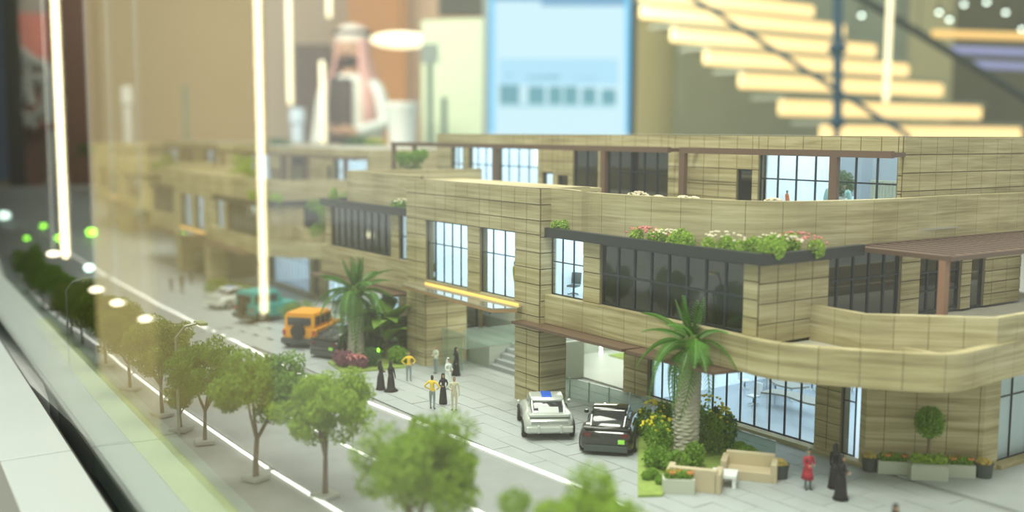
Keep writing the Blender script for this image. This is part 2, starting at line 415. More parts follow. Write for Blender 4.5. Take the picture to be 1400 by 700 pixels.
# ================================================================= THE MAIN BUILDING
def building():
    B = thing('model_building', 'sharp travertine model building nearest the camera, with portal, staircase and curved corner terrace', 'building', (-43, 32, 0))
    PY = ('y', 32.0); WY = ('y', 32.6); GYP = ('y', 37.7); TY = ('y', 44.3)
    # ---- portal
    w1a, w1b, w2a, w2b = -54.6, -50.0, -48.75, -45.4
    clad(B, 'portal_front', PY, -56.9, -43.2, 4.7, 11.25, [(w1a, w1b, 5.3, 8.9), (w2a, w2b, 5.3, 8.9)], cw=1.15, ch=.78, core=.5)
    clad(B, 'portal_pier', PY, -56.9, -54.7, 0, 4.7, cw=1.1, ch=.8, core=.2)
    clad(B, 'portal_pier', ('x', -54.7), 32.0, 34.9, 0, 4.7, cw=1.4, ch=.8, core=2.1)
    clad(B, 'portal_pier', PY, -45.35, -43.2, 0, 4.7, cw=1.1, ch=.8, core=.2)
    clad(B, 'portal_pier', ('x', -43.2), 32.0, 33.7, 0, 4.7, cw=1.7, ch=.8, core=2.1)
    clad(B, 'portal_return', ('x', -43.2), 32.0, 35.2, 4.7, 11.25, cw=1.6, ch=.8, core=.45)
    MB().box(-56.9, -43.25, 32.4, 36, 11.0, 11.2).build('parapet_cap', STONE, B)
    q = MB(); q.box(-54.7, -45.3, 31.97, 32.3, 4.95, 5.32); q.build('ledge', STONE, B)
    glazing(B, PY, w1a, w1b, 5.3, 8.9, 5, (7.55,)); glazing(B, PY, w2a, w2b, 5.3, 8.9, 3, (7.55,))
    # reveals and room
    def room(x0, x1, y0, y1, z0, z1, litwall=True, ceil=True, side=ROOMWHITE, fl=ROOMWHITE):
        q = MB(); q.box(x0, x1, y0, y1, z0-.08, z0); q.build('room_floor', fl, B)
        MB().box(x0, x1, y1-.1, y1, z0, z1).build('room_wall', LIGHTWALL if litwall else side, B)
        MB().box(x0, x0+.1, y0, y1-.12, z0, z1).build('room_wall', LIGHTWALL if litwall else side, B); MB().box(x1-.1, x1, y0, y1-.12, z0, z1).build('room_wall', side, B)
        MB().box(x0, x1, y0, y1, z1, z1+.1).build('room_ceiling', LIGHTCEIL if ceil else side, B)
    room(-54.7, -45.2, 32.7, 39.5, 5.2, 9.0)
    # the entrance canopy: glossy soffit plate with a warm light line along the wall
    P = [az(549, 388, 5.1), az(672, 421, 5.1), az(704, 419.5, 5.1)]
    cg = mat('canopy_stone', (.34, .30, .22), .08, coat=1.0)
    q = MB(); q.prism([(-56.6, 31.98), (P[0].x, P[0].y), (P[1].x, P[1].y), (P[2].x+.2, P[2].y), (-44.7, 31.98)], 4.98, 5.08); c = q.build('entrance_canopy', cg, B)
    q = MB(); pts = [(P[0].x, P[0].y), (P[1].x, P[1].y), (P[2].x+.2, P[2].y)]
    ribbon(q, pts, .12, 4.85, 5.0); q.build('canopy_edge', mat('canopy_copper', (.45, .27, .13), .35, .4), c)
    MB().box(-54.6, -45.0, 31.90, 31.96, 5.09, 5.15).build('light_strip', mat('led_warm', (.9, .6, .2), .5, emit=(1, .48, .08), es=1.5, var=0), c)
    # ---- right wing, second floor (window, pier, tinted glazing)
    xa, xb = GX(746, 32.6, 360), GX(798, 32.6, 360); xc, xd = GX(821, 32.6, 380), GX(1017, 32.6, 400); XC = -29.2
    glazing(B, WY, -43.15, xb, 5.85, 8.8, 3, (7.55,), inset=.1)
    clad(B, 'wall_pier', WY, xb, xc, 5.85, 8.8, cw=.9)
    glazing(B, WY, xc, xd, 5.85, 8.8, 8, (7.35,), dark=True, inset=.12, fw=.11)
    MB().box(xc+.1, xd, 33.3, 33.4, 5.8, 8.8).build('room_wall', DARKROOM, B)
    clad(B, 'corner_wall', WY, xd, XC, 5.85, 8.85, cw=.6, ch=.75)
    yb = GY(1131, XC, 400)
    clad(B, 'corner_wall', ('x', XC), 32.6, yb, 5.5, 8.85, cw=1.05, ch=.75, core=.3)
    room(-43.1, xc-.1, 32.9, 40, 5.75, 8.72)
    # ---- slab band under the right wing, bowed around the corner terrace
    tp = [az(*q_, 5.85) for q_ in ((1000, 457), (1050, 468), (1110, 474.5), (1200, 481), (1270, 484.5), (1312, 484), (1350, 476), (1400, 464.5))]
    tp = [(-43.15, 32.25), (-38, 32.25), (-33.5, 32.25)]+[(p.x, p.y) for p in tp]+[(-23.2, 50), (-23.6, 62)]
    band(B, 'terrace_band', spline(tp, 5), 4.4, 5.85, th=.45, step=1.55)
    MB().prism([(p[0]-.1, p[1]+.2) for p in tp]+[(-43.1, 62)], 4.42, 4.6).build('slab_soffit', STONE, B)
    MB().prism([(p[0]-.3, p[1]+.25) for p in tp[3:]]+[(-30.5, 62), (-30.5, 33)], 5.3, 5.4).build('terrace_floor', DECK, B)
    # inner parapet of the terrace, planter ledge in front of it
    ip = [az(1110, 417, 6.9), az(1183, 430, 6.9), az(1265, 432, 6.9), az(1365, 435, 6.9)]
    ip = [(p.x, p.y) for p in ip]
    ip2 = [(ip[0][0]-.1, ip[0][1])]+ip[1:]+[(ip[3][0]+.02, 48), (ip[3][0]-.1, 62)]
    band(B, 'terrace_parapet', ip2, 5.4, 6.9, th=.3, step=1.35)
    a_, b_ = az(1107, 453, 5.62), az(1280, 482, 5.7)
    MB().prism([(a_.x, a_.y), (b_.x+.2, b_.y+.2), (b_.x, b_.y+.45), (a_.x, a_.y+.25)], 5.4, 5.62).build('kerb', STONE, B)
    # ---- terrace side: tinted glazing, piers and door on the +X face
    SX = -29.9; SXP = ('x', SX)
    g0, g1, g2, g3 = [GY(v, SX, 390) for v in (1125, 1231, 1256, 1313)]
    glazing(B, SXP, g0, g1, 5.6, 8.9, 5, (7.6,), dark=True, fw=.1)
    clad(B, 'wall_pier', SXP, g1, g2, 5.5, 9.0, cw=1.0)
    glazing(B, SXP, g2, g3, 5.6, 8.9, 4, (7.5, 6.6), dark=True, fw=.1)
    d0, d1, d2, d3 = [GY(v, SX, 390) for v in (1326, 1345, 1386, 1396)]
    clad(B, 'side_wall', SXP, g3, d2+.5, 5.5, 9.0, [(d0, d1, 5.5, 8.5)], cw=1.3, ch=.6)
    glazing(B, SXP, d0, d1, 5.5, 8.5, 1, (), dark=True, fw=.09)
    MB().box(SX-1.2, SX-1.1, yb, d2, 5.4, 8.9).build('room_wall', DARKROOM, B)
    clad(B, 'side_wall', ('x', SX+.8), d2+.5, 62, 5.5, 9.0, [(d3+.6, 58, 5.6, 8.9)], cw=1.3, ch=.6)
    glazing(B, ('x', SX+.8), d3+.6, 58, 5.6, 8.9, 8, (7.5,))
    MB().box(SX-3, SX-2.9, d2+.6, 58, 5.4, 8.9).build('room_wall', LIGHTWALL, B)
    # ---- black planter band of the second floor
    q = MB(); pts = [(-43.15, 32.2), (-36, 32.15), (-28.75, 32.2), (-28.7, 32.3), (-28.75, 36), (-29.0, GY(1183, -29.0, 335))]
    ribbon(q, pts, .35, 8.82, 9.28); bb = q.build('planter_band', BLACKBAND, B)
    MB().prism([(p[0]-.1, p[1]+.1) for p in pts]+[(-43.1, 40)], 8.84, 8.95).build('planter_floor', BLACKBAND, bb)
    # ---- upper parapet (third-floor terrace), curving round
    up = [az(x_, y_, 11.1) for x_, y_ in ((818, 264), (880, 268), (948, 271.5), (1010, 274.5), (1075, 275.5), (1157, 274), (1230, 271.5), (1310, 267), (1400, 263.5))]
    up = [(p.x, p.y, 11.1) for p in up]
    up = [(-43.25, 32.6, 11.25), (-42.4, 32.8, 11.25), (-41.3, 32.9, 11.2)]+up+[(up[-1][0]-.1, 64, 11.1)]
    band(B, 'upper_parapet', spline(up, 5), 8.95, 11.1, th=.4, step=1.6)
    MB().prism([(p[0], p[1]+.3) for p in up]+[(-43.1, 64)], 9.5, 9.6).build('deck', DECK, B)
    # ---- third floor
    X = lambda px, py=230: GX(px, 44.3, py)
    wins = [(617, 633, 9.8, 13.0, 2, 0), (641, 674, 9.7, 13.05, 3, 0), (681, 735.5, 9.7, 13.05, 4, 0), (742, 756, 9.7, 11.35, 1, 0), (763, 777, 9.7, 11.2, 1, 1), (784, 818, 9.7, 13.05, 2, 1), (829, 914, 9.7, 13.05, 5, 1), (1008, 1029, 9.7, 12.1, 1, 1), (1037.5, 1228, 9.7, 13.05, 7, 0)]
    holes = [(X(a), X(b), z0, z1) for a, b, z0, z1, n_, dk in wins]
    x0, x1 = X(598), -31.0
    clad(B, 'penthouse_wall', TY, x0, x1, 9.6, 13.95, holes, cw=1.2, ch=.87, core=.4)
    clad(B, 'penthouse_side_wall', ('x', -31.0), 44.3, 64, 9.6, 13.95, cw=1.28, ch=.87)
    for (a, b, z0, z1, n_, dk), h in zip(wins, holes): glazing(B, TY, h[0], h[1], z0, z1, n_, (11.65,) if z1 > 12.5 else (), dark=bool(dk), fw=.1)
    MB().box(x0, x1-.5, 44.6, 64, 13.6, 13.9).build('roof', DECK, B)
    MB().box(x0, x1-.4, 63.7, 64, 9.6, 13.6).build('rear_wall', STONE, B)
    MB().box(x0, x0+.4, 44.9, 63.7, 9.6, 13.6).build('rear_wall', STONE, B)
    room(X(612), X(760), 45, 50, 9.65, 13.3); room(X(1036), X(1230)-.1, 45, 51, 9.65, 13.3)
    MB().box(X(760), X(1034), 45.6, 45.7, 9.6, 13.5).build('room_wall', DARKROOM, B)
    q = MB()
    for i in range(9): q.box(GX(1192, 47, 250)+i*.2, GX(1192, 47, 250)+i*.2+.08, 46.9, 47.1, 9.7, 11.7)
    q.box(GX(1192, 47, 250), GX(1192, 47, 250)+1.7, 46.9, 47.1, 11.62, 11.7); q.build('slatted_screen', mat('pale_slat', (.6, .62, .5), .6), B)
    MB().box(GX(1041, 47, 240), GX(1057, 47, 240), 47, 47.2, 9.7, 12.3).build('partition', mat('grey_panel', (.12, .13, .13), .6), B)
    MB().box(GX(1147, 50.6, 240), GX(1226, 50.6, 240), 50.6, 50.8, 9.7, 13.2).build('partition', mat('grey_curtain', (.30, .33, .36), .6), B)
    # terrace pergola frames
    for nm, a, b, posts, Yp in (('pergola', 537, 915, (538.5, 567, 677, 826), 43.2), ('pergola', 931.5, 1221, (934, 1141), 43.2)):
        q = MB(); A, Bx = GX(a, Yp, 200), GX(b, Yp, 205)
        zt = 13.08
        q.box(A, Bx, Yp-.15, Yp+.15, zt-.15, zt+.18); pg = q.build('pergola_beam', BRONZE, B)
        for p_ in posts:
            xx = GX(p_, Yp, 230); wdt = .16 if p_ < 600 else .22
            MB().box(xx-wdt, xx+wdt, Yp-.14, Yp+.14, 9.6, zt-.15).build('post', BRONZE, pg)
        for x_ in (A+.1, Bx-.3): MB().box(x_, x_+.25, Yp+.15, 44.25, zt-.1, zt+.12).build('cross_beam', BRONZE, pg)
    # ---- big slatted pergola over the side terrace
    q = MB(); q.box(-30.0, -24.9, 39.0, 39.3, 8.95, 9.15); q.box(-25.15, -24.85, 39.0, 61, 8.95, 9.15); q.box(-30.0, -29.8, 39, 61, 8.95, 9.15)
    sp = q.build('slat_pergola', BRONZE, B)
    sm = MB().box(-2.3, 2.3, -.17, .17, -.02, .03).mesh('slat', mat('bronze_slat', (.13, .085, .065), .5))
    for i in range(29): place('slat', sm, (-27.5, 39.75+i*.74, 9.08), sp)
    MB().box(-25.4, -25.1, 39.0, 39.35, 5.4, 8.95).build('post', mat('copper_post', (.30, .16, .10), .5), sp)
    # ---- thin bronze canopies over the pavement
    for a, b in ((-44.6, -35.9), (-35.6, -30.3)):
        q = MB(); q.prism([(a, 31.2), (b, 31.2), (b+.3, 32.7), (a, 32.7)], 4.24, 4.38); q.build('bronze_canopy', BRONZE, B)
    for a, b in ((-69.5, -65.0), (-64.9, -57.2)):
        q = MB(); q.prism([(a, 31.2), (b, 31.2), (b, 32.7), (a, 32.7)], 4.0, 4.14); q.build('bronze_canopy', BRONZE, B)
    # ---- ground floor right: piers, glazing, corner block
    clad(B, 'ground_pier', GYP, -43.2, -41.25, 0, 4.4, cw=1.0, core=.9)
    xe, xf, xg, xh = [GX(v, 37.7, 560) for v in (889, 1114.5, 1150, 1168)]
    MB().box(-41.3, -27.2, 37.3, 37.75, 0, .22).build('sill', STONE, B)
    glazing(B, GYP, -41.2, xf, .2, 4.3, 12, (3.0,), fw=.08)
    clad(B, 'ground_pier', GYP, xf, xg, 0, 4.4, cw=.8, core=.6)
    glazing(B, GYP, xg, xh, .2, 4.3, 1, (2.6,))
    cp = [(-27.6, 37.5), (-27.25, 37.55), (-24.6, 40.2), (-24.15, 40.8), (-24.1, 41.6)]
    c0 = (-27.45, 37.5); c1 = (-24.15, 40.85)
    band(B, 'corner_block', [(-27.9, 37.7), c0, c1, (-24.1, 41.9)], 0, 4.4, th=.5, step=1.28)
    glazing(B, ('x', -24.25), 41.9, 58, .2, 4.3, 12, (3.0,)); MB().box(-24.5, -23.9, 41.9, 58, 0, .22).build('sill', STONE, B)
    # showroom behind the ground-floor glass
    SF = mat('showroom_floor', (.36, .41, .47), .25, var=.08, scale=20); room(-41.2, -27.7, 38.1, 56, .02, 4.35, litwall=True, fl=SF); room(-27.6, -24.8, 42.2, 56, .02, 4.35, fl=SF)
    # ---- passage and courtyard behind
    MB().box(-75, -43.4, 38.2, 60, -.02, .03).build('courtyard_floor', mat('court_tile', (.44, .47, .43), .5), B)
    gp = [az(770, 470), az(775, 455), az(822, 462), az(790, 468)]
    q = MB(); q.prism([(-60, 47), (-57.5, 45.6), (-53.3, 50.8), (-56, 54)], .02, .1); q.build('lawn', GRASS, B)
    p1 = [az(832, 487), az(862, 482), az(862, 495)]
    q = MB(); q.prism([(p.x, p.y) for p in p1], .02, .1); q.build('lawn', GRASS, B)
    MB().box(-75, -43.3, 58, 58.4, 0, 4.4).build('court_wall', mat('court_wall', (.45, .46, .36), .7), B)
    MB().box(-43.3, -41.3, 38.6, 56, 0, 4.4).build('court_wall', STONE, B)
    MB().box(-51.6, -51.5, 43, 43.1, 0, 2.6).build('court_light', mat('court_light', (.9, 1, .9), .5, emit=(.95, 1, .9), es=6, var=0), B)
    # ---- portal interior: podium, stair, balustrade, lobby windows
    PG = mat('podium_stone', (.36, .40, .35), .5)
    MB().box(-60, -52.3, 35.0, 46, 0, 1.35).build('podium', PG, B)
    MB().box(-60, -49.6, 38.2, 41, 1.35, 2.2).build('podium', PG, B)
    for i in range(8):
        MB().box(-52.25, -47.4, 35.0+i*.4, 38.2, i*.275, (i+1)*.275).build('step', mat('stair_stone', (.33, .36, .36), .5), B)
    q = MB(); q.box(-52.33, -52.25, 33.2, 44, 1.35, 2.5); q.build('glass_balustrade', BALUST, B)
    q = MB(); q.box(-54.6, -52.4, 33.1, 33.18, .0, 2.3); q.build('glass_balustrade', BALUST, B)
    MB().box(-47.4, -47.25, 35, 38.2, 0, 2.2).build('stair_cheek', PG, B)
    LX = -57.5
    ya_, yb_ = GY(617, LX, 430), GY(689, LX, 430)
    glazing(B, ('x', LX), ya_, yb_, 1.45, 4.6, 4, (), fw=.1)
    MB().box(LX-.4, LX, 35, ya_, 0, 4.7).build('lobby_wall', STONE, B); MB().box(LX-.4, LX, yb_, 52, 0, 4.7).build('lobby_wall', STONE, B)
    MB().box(LX-4, LX-3.9, 34.9, 54, 1, 4.7).build('room_wall', LIGHTWALL, B)
    MB().box(LX-4, LX, ya_, yb_, 1.3, 1.4).build('room_floor', ROOMWHITE, B)
    MB().box(-56.8, -43.3, 32.5, 58, 4.62, 4.75).build('soffit', mat('soffit', (.5, .47, .36), .7), B)
    # ---- left wing
    LXE = -69.9
    xs = [GX(v, 32.6, 310) for v in (453, 535, 545.5, 556)]
    glazing(B, WY, xs[0], xs[1], 6.1, 8.95, 9, (), dark=True, inset=.1, fw=.12)
    clad(B, 'wall_pier', WY, xs[0]-.9, xs[0], 6.1, 8.95, cw=.9); clad(B, 'wall_pier', WY, xs[1], xs[2], 6.1, 8.95, cw=.9)
    glazing(B, WY, xs[2], -56.9, 6.1, 8.95, 1, (7.55,)); room(xs[2]-.6, -56.95, 32.9, 38, 6, 9)
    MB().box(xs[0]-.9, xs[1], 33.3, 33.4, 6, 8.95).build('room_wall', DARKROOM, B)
    q = MB(); ribbon(q, [(LXE, 42), (LXE+.05, 32.3), (LXE+.1, 32.2), (-57, 32.2)][::1], .35, 8.9, 9.38); lb = q.build('planter_band', BLACKBAND, B)
    MB().box(LXE+.1, -57, 32.4, 40, 8.92, 9.0).build('planter_floor', BLACKBAND, lb)
    band(B, 'slab_band', [(LXE, 40), (LXE, 32.35), (LXE+.15, 32.25), (-57, 32.25)], 4.2, 6.1, th=.4, step=1.6)
    MB().box(LXE+.1, -57, 32.5, 50, 4.22, 4.4).build('slab_soffit', STONE, B)
    e = ay(470, 233, 32.9)
    band(B, 'upper_parapet', spline([(e.x+.2, 44), (e.x-.1, 36), (e.x, 33.4), (e.x+.6, 32.95), (e.x+2, 32.9)], 4)+[(-56.9, 32.9)], 9.0, 11.4, th=.35, step=1.5)
    MB().box(e.x+.3, -57, 33.2, 62, 9.5, 9.6).build('deck', DECK, B)
    MB().box(-57, -43.2, 33, 62, 9.48, 9.58).build('deck', DECK, B)
    gl_ = [GX(v, 37.7, 430) for v in (395, 436, 446, 478, 508, 520, 533, 545)]
    H = [(-69.6, -68.4, .2, 4.1), (gl_[2], gl_[3], .2, 4.1), (gl_[5], gl_[5]+1.2, 0, 3.2), (gl_[6], gl_[7], .9, 3.3)]
    clad(B, 'ground_wall', GYP, -69.8, -57.5, 0, 4.2, H, cw=1.3)
    glazing(B, GYP, *H[0], 1, (3.0,)); glazing(B, GYP, *H[1], 4, (3.0,)); glazing(B, GYP, *H[2], 1, dark=True); glazing(B, GYP, *H[3], 1)
    for h in H: room(h[0]-.1, h[1]+.1, 38.1, 41, h[2], h[3]+.05)
    # penthouse box of the left wing
    if PREST.get(B.name): PREST[B.name].build('stone_facing', STONE, B, kind='stuff')
    return B
MAIN = building()
index_kids()
def dupe(label, dx, dy, dz, rz):
    c = copy_tree(MAIN); c.location = Vector(MAIN.location)+Vector((dx, dy, dz))*S; c.rotation_euler.z = rz; c['label'] = label; return c
MAIN['group'] = 'travertine buildings in a row along the model street'
dupe('blurred travertine building behind the teal jeep, second along the model street', -65, 5.6, -1.65, math.radians(-3))
dupe('pale hazy travertine building at the far end of the model street', -130, 14, -1.65, math.radians(-6))
# ================================================================= PLANTS
def leaf_blob(mb, c, r, n, s, mi=0, flat=.85):
    for _ in range(n):
        while True:
            d = Vector((random.uniform(-1, 1), random.uniform(-1, 1), random.uniform(-1, 1)))
            if .25 < d.length < 1: break
        d = d.normalized()*random.uniform(.55, 1)
        p = Vector((c[0]+d.x*r[0], c[1]+d.y*r[1], c[2]+d.z*r[2]*flat))
        u = Vector((random.gauss(0, 1), random.gauss(0, 1), random.gauss(0, 1))).normalized()*s*random.uniform(.6, 1.3); v = u.orthogonal().normalized()*s*random.uniform(.5, 1.1)
        w_ = u.cross(v).normalized()*s*.5
        n0 = len(mb.v); mb.v += [tuple(p-u*.6-v*.6), tuple(p+u*.6-v*.5), tuple(p+v*.8), tuple(p+w_)]
        mb.f += [(n0, n0+1, n0+2), (n0, n0+1, n0+3), (n0+1, n0+2, n0+3), (n0+2, n0, n0+3)]; mb.mi += [mi]*4
TREEM = []
def tree_mesh(seed, h=5.0, w_=2.15):
    random.seed(seed); fol = MB(); tr = MB()
    cz = h*.70; blobs = []
    for i in range(34):
        a = random.uniform(0, 6.28); rr = w_*math.sqrt(random.random())*.78; z = cz+random.uniform(-1.0, 1.0)*(1-.55*(rr/w_)**2)*h*.22
        blobs.append((rr*math.cos(a), rr*math.sin(a), z))
    for b in blobs:
        r = random.uniform(.42, .66)*w_/1.9; leaf_blob(fol, b, (r, r, r), 300, .098)
    fork = (random.uniform(-.12, .12), random.uniform(-.1, .1), h*.30)
    tr.tube([(0, 0, 0), (.03, .02, h*.15), fork], [.13, .10, .09], 7)
    for k in range(5):
        b = blobs[k*4]; mid = ((fork[0]+b[0])/2*1.1, (fork[1]+b[1])/2*1.1, (fork[2]+b[2])/2-.1)
        tr.tube([fork, mid, b], [.075, .05, .02], 5)
    return fol, tr
for k in range(4):
    f, t = tree_mesh(20+k); TREEM.append((f.mesh('foliage', LEAF1), t.mesh('trunk', BARK), ))
treelist = [  # base pixel or X, crown look
 ((570, 800), 1.0, 'big bright rounded model tree blurred in front of the road, second nearest', LEAF3),
 ((443, 722), 1.0, 'wide-crowned model tree just left of the big blurred foreground tree', LEAF3),
 ((350, 655), 1.0, 'forked model tree whose crown overhangs the white lane line, fourth from the front', LEAF2),
 ((280, 605), .98, 'model street tree, fifth from the front, slim trunk on a square stone pad', LEAF2),
 ((248, 588), .5, 'small young model tree with a little round crown between two larger street trees', LEAF1),
 ((222, 568), 1.0, 'sharp model street tree with stone pad directly behind the small young tree', LEAF1),
 ((178, 533), .95, 'model street tree with drooping crown, seventh along the kerb from the front', LEAF1),
 ((145, 500), .95, 'hazy model street tree under the smallest bright reflection of a round lamp', LEAF1),
 ((113, 478), .95, 'hazy model street tree, ninth along the kerb from the front', LEAF1),
 ((98, 470), .9, 'hazy model street tree close behind the ninth one along the kerb', LEAF1),
 ((78, 445), .95, 'dark green model street tree near the far end of the kerb row', LEAF2),
 ((60, 425), .95, 'very blurred model street tree, one before the last in the kerb row', LEAF2),
 ((40, 405), 1.0, 'last very blurred model street tree of the kerb row', LEAF2)]
FOLM = {}
for i, (bp, sc, lab, lf) in enumerate(treelist):
    p = ag(*bp)
    if i == 0: p = az(568, 640, 3.6); p.z = 0; sc = 1.1
    if i == 1: p = az(443, 558, 3.5); p.z = 0; sc = 1.0
    if i == 2: sc = 1.08
    t = thing('street_tree', lab, 'tree', (p.x, p.y, gz(p.x)), random.uniform(0, 6.28), 'model street trees along the kerb')
    k = i % 4; key = (k, lf.name)
    if key not in FOLM: me = TREEM[k][0].copy(); me.materials.clear(); me.materials.append(lf); FOLM[key] = me
    for nm, me in (('foliage', FOLM[key]), ('trunk', TREEM[k][1])):
        o = bpy.data.objects.new(nm, me); link(o, t); o.scale = (sc,)*3 if i < 3 else (sc*.84, sc*.84, sc)
    MB().box(-.42, .42, -.42, .42, 0, .14).build('stone_pad', mat('pad_stone', (.42, .43, .38), .7), t, local=True)
p = az(783, 722, 3.5); p.z = 0
t = thing('street_tree', 'nearest model tree, only its crown top showing at the bottom edge of the picture', 'tree', p, 1.0, 'model street trees along the kerb')
for nm, me in (('foliage', FOLM[(0, LEAF3.name)]), ('trunk', TREEM[0][1])): o = bpy.data.objects.new(nm, me); link(o, t)

def bush(loc, r, lab, lf=LEAF2, n=900, s=.10, flowers=None, nf=60, name='shrub', cat='shrub', group=None, kind=None):
    random.seed(int(abs(loc[0]*31+loc[1]*17)*10)); t = thing(name, lab, cat, loc, 0, group); mb = MB()
    k = max(3, int(r[0]*r[1]*4)+2)
    for _ in range(k):
        c = (random.uniform(-.6, .6)*r[0], random.uniform(-.6, .6)*r[1], r[2]*random.uniform(.35, .65)); q = min(r)*.62
        leaf_blob(mb, c, (max(q, r[0]*.3), max(q, r[1]*.3), r[2]*.55), n//k, s)
    mb.build('foliage', lf, t, local=True)
    if flowers:
        fm = MB()
        for _ in range(nf):
            a = random.uniform(0, 6.28); q = random.random()**.5; c = (q*math.cos(a)*r[0]*.95, q*math.sin(a)*r[1]*.95, r[2]*(.62+.45*math.sqrt(1-q*q)))
            fm.ell(c, (.07, .07, .06), 5, 4)
        fm.build('flowers', flowers, t, local=True)
    return t
def strip_bush(P0, P1, n, r, labs, lf, flowers=None, nf=40, group=None, s=.09):
    for i in range(n):
        f = (i+.5)/n; p = Vector(P0).lerp(Vector(P1), f)
        bush(p, r, labs[i % len(labs)] if len(labs) > 1 else labs[0], lf, 700, s, flowers[i % len(flowers)] if flowers else None, nf, group=group)
# planter-band plants
zb = 9.28
a = az(765, 312, 9.2)
bush((-42.2, 32.75, 9.0), (.75, .45, .85), 'round green shrub at the portal end of the black planter band', LEAF3, 1000, .09)
labs = ['red and cream flowering shrub, first of the long row on the black planter band', 'flowering shrub with red blooms, second in the long row on the black band', 'bright green shrub in the middle of the row on the black planter band', 'bright green shrub before the corner of the black planter band', 'full green shrub right at the bend of the black planter band', 'flowering green shrub past the corner of the black planter band', 'pink-flowered shrub ending the row on the black planter band']
xs_ = [(GX(v, 32.75, 330), 32.75) for v in (885, 915, 950, 990)]+[(-29.6, 32.9), (-29.35, 34.0), (-29.35, 35.2)]
for i, (x_, y_) in enumerate(xs_):
    bush((x_, y_, 8.95), (1.45, .42, .95 if i > 1 else .8), labs[i], LEAF3, 1000, .085, [PINK, CREAMP][i % 2] if i in (0, 1, 3, 5, 6) else None, 26 if i > 2 else 45, group='shrubs in the row on the black planter band')
bush((-68.6, 32.7, 9.0), (1.1, .45, 1.1), 'green shrub at the outer end of the far black planter band', LEAF3, 900)
bush((-58.6, 32.7, 9.0), (1.3, .45, .85), 'shrub with cream blooms where the far planter band meets the portal', LEAF2, 900, flowers=CREAMP, nf=40)
for px, py, Yd, rr, lab in ((872, 263, 38, .8, 'white-flowered shrub behind the curved upper parapet before the tinted windows'), (900, 268, 38, .5, 'low white-flowered shrub between two bigger ones behind the upper parapet'), (934, 269, 38, .6, 'white-flowered shrub at the foot of the tall pergola post'), (948, 270, 38, .55, 'small white-flowered shrub just past the tall pergola post'), (592, 240, 41, .9, 'pale flowering shrub beside the roof-terrace tree'), (1058, 272, 40, .7, 'small potted flowering plant by the door of the roof terrace')):
    q = ay(px, py, Yd); bush((q.x, q.y, 9.6), (rr, rr, max(.7, q.z-9.6-.05)), lab, LEAF1, 700, .09, CREAMP, 70)
for px, Yd, sc, lab in ((560, 40, .95, 'round bright green tree on the roof terrace of the sharp building'),):
    q = GX(px, Yd, 230); t = thing('terrace_tree', lab, 'tree', (q, Yd, 9.6), .5)
    mb = MB()
    random.seed(5)
    for _ in range(14): leaf_blob(mb, (random.uniform(-1, .9), random.uniform(-.7, .7), random.uniform(1.3, 2.9)), (.55, .55, .5), 190, .10)
    mb.build('foliage', LEAF2, t, local=True); MB().tube([(0, 0, 0), (.05, 0, 1.2), (.1, .1, 2)], [.12, .1, .05]).build('trunk', BARK, t, local=True)
def loose_tree(loc, h, w_, lab, lf, seed, name='terrace_tree'):
    random.seed(seed); t = thing(name, lab, 'tree', loc, 0); mb = MB(); tr = MB()
    for _ in range(15):
        c = (random.uniform(-w_, w_)*.75, random.uniform(-w_, w_)*.75, random.uniform(.25*h, .92*h)); leaf_blob(mb, c, (w_*.36,)*3, 150, .1)
        tr.tube([(0, 0, h*.15), (c[0]*.5, c[1]*.5, c[2]*.6), c], [.05, .035, .02], 4)
    tr.tube([(0, 0, 0), (0, 0, h*.4)], [.12, .08], 6); mb.build('foliage', lf, t, local=True); tr.build('trunk', BARK, t, local=True)
loose_tree((-87.6, 41.2, 3.75), 5.2, 1.9, 'tall leafy tree on the terrace between the sharp building and the blurred one', LEAF2, 3)
for px, py, Yd, h, w_, lab, lf in ((334, 242, 46, 3.4, 1.9, 'yellow-green tree on the roof terrace of the blurred building', LEAF3), (228, 242, 46, 3.0, 1.9, 'pale tree on the far end of the blurred building roof terrace', LEAF1), (120, 250, 50, 4, 2, 'dark hazy tree at the far end of the model buildings', LEAFD)):
    q = ay(px, py, Yd); loose_tree((q.x, Yd, 7.9), h, w_, lab, lf, int(px))
for px, lab in ((305, 'pale green shrub on the planter band of the blurred building beside its portal'), (345, 'long pale green shrub in the middle of the blurred building planter band'), (375, 'pale green shrub at the right end of the blurred building planter band')):
    q = GX(px, 38.8, 270); bush((q, 38.9, 7.4), (1.6, .5, .95), lab, LEAF3, 700)
# flowers and greenery on the roof behind
for px, py, D, lf, fl, lab in ((490, 196, 150, LEAFD, None, 'dark green roof plant behind the blurred building below the standing man'), (512, 200, 150, LEAF2, YELLOW, 'yellow flowering roof plant behind the blurred building'), (380, 197, 150, LEAFD, None, 'low dark roof plant next to a hanging light tube')):
    q = ad(px, py, D); bush((q.x, q.y, q.z-1.0), (1.8, 1.8, 2.0), lab, lf, 900, .16, fl, 160)
MB().box(-330, -75, 80, 128, -.5, 10.5).build('rear_block', STONE, base)

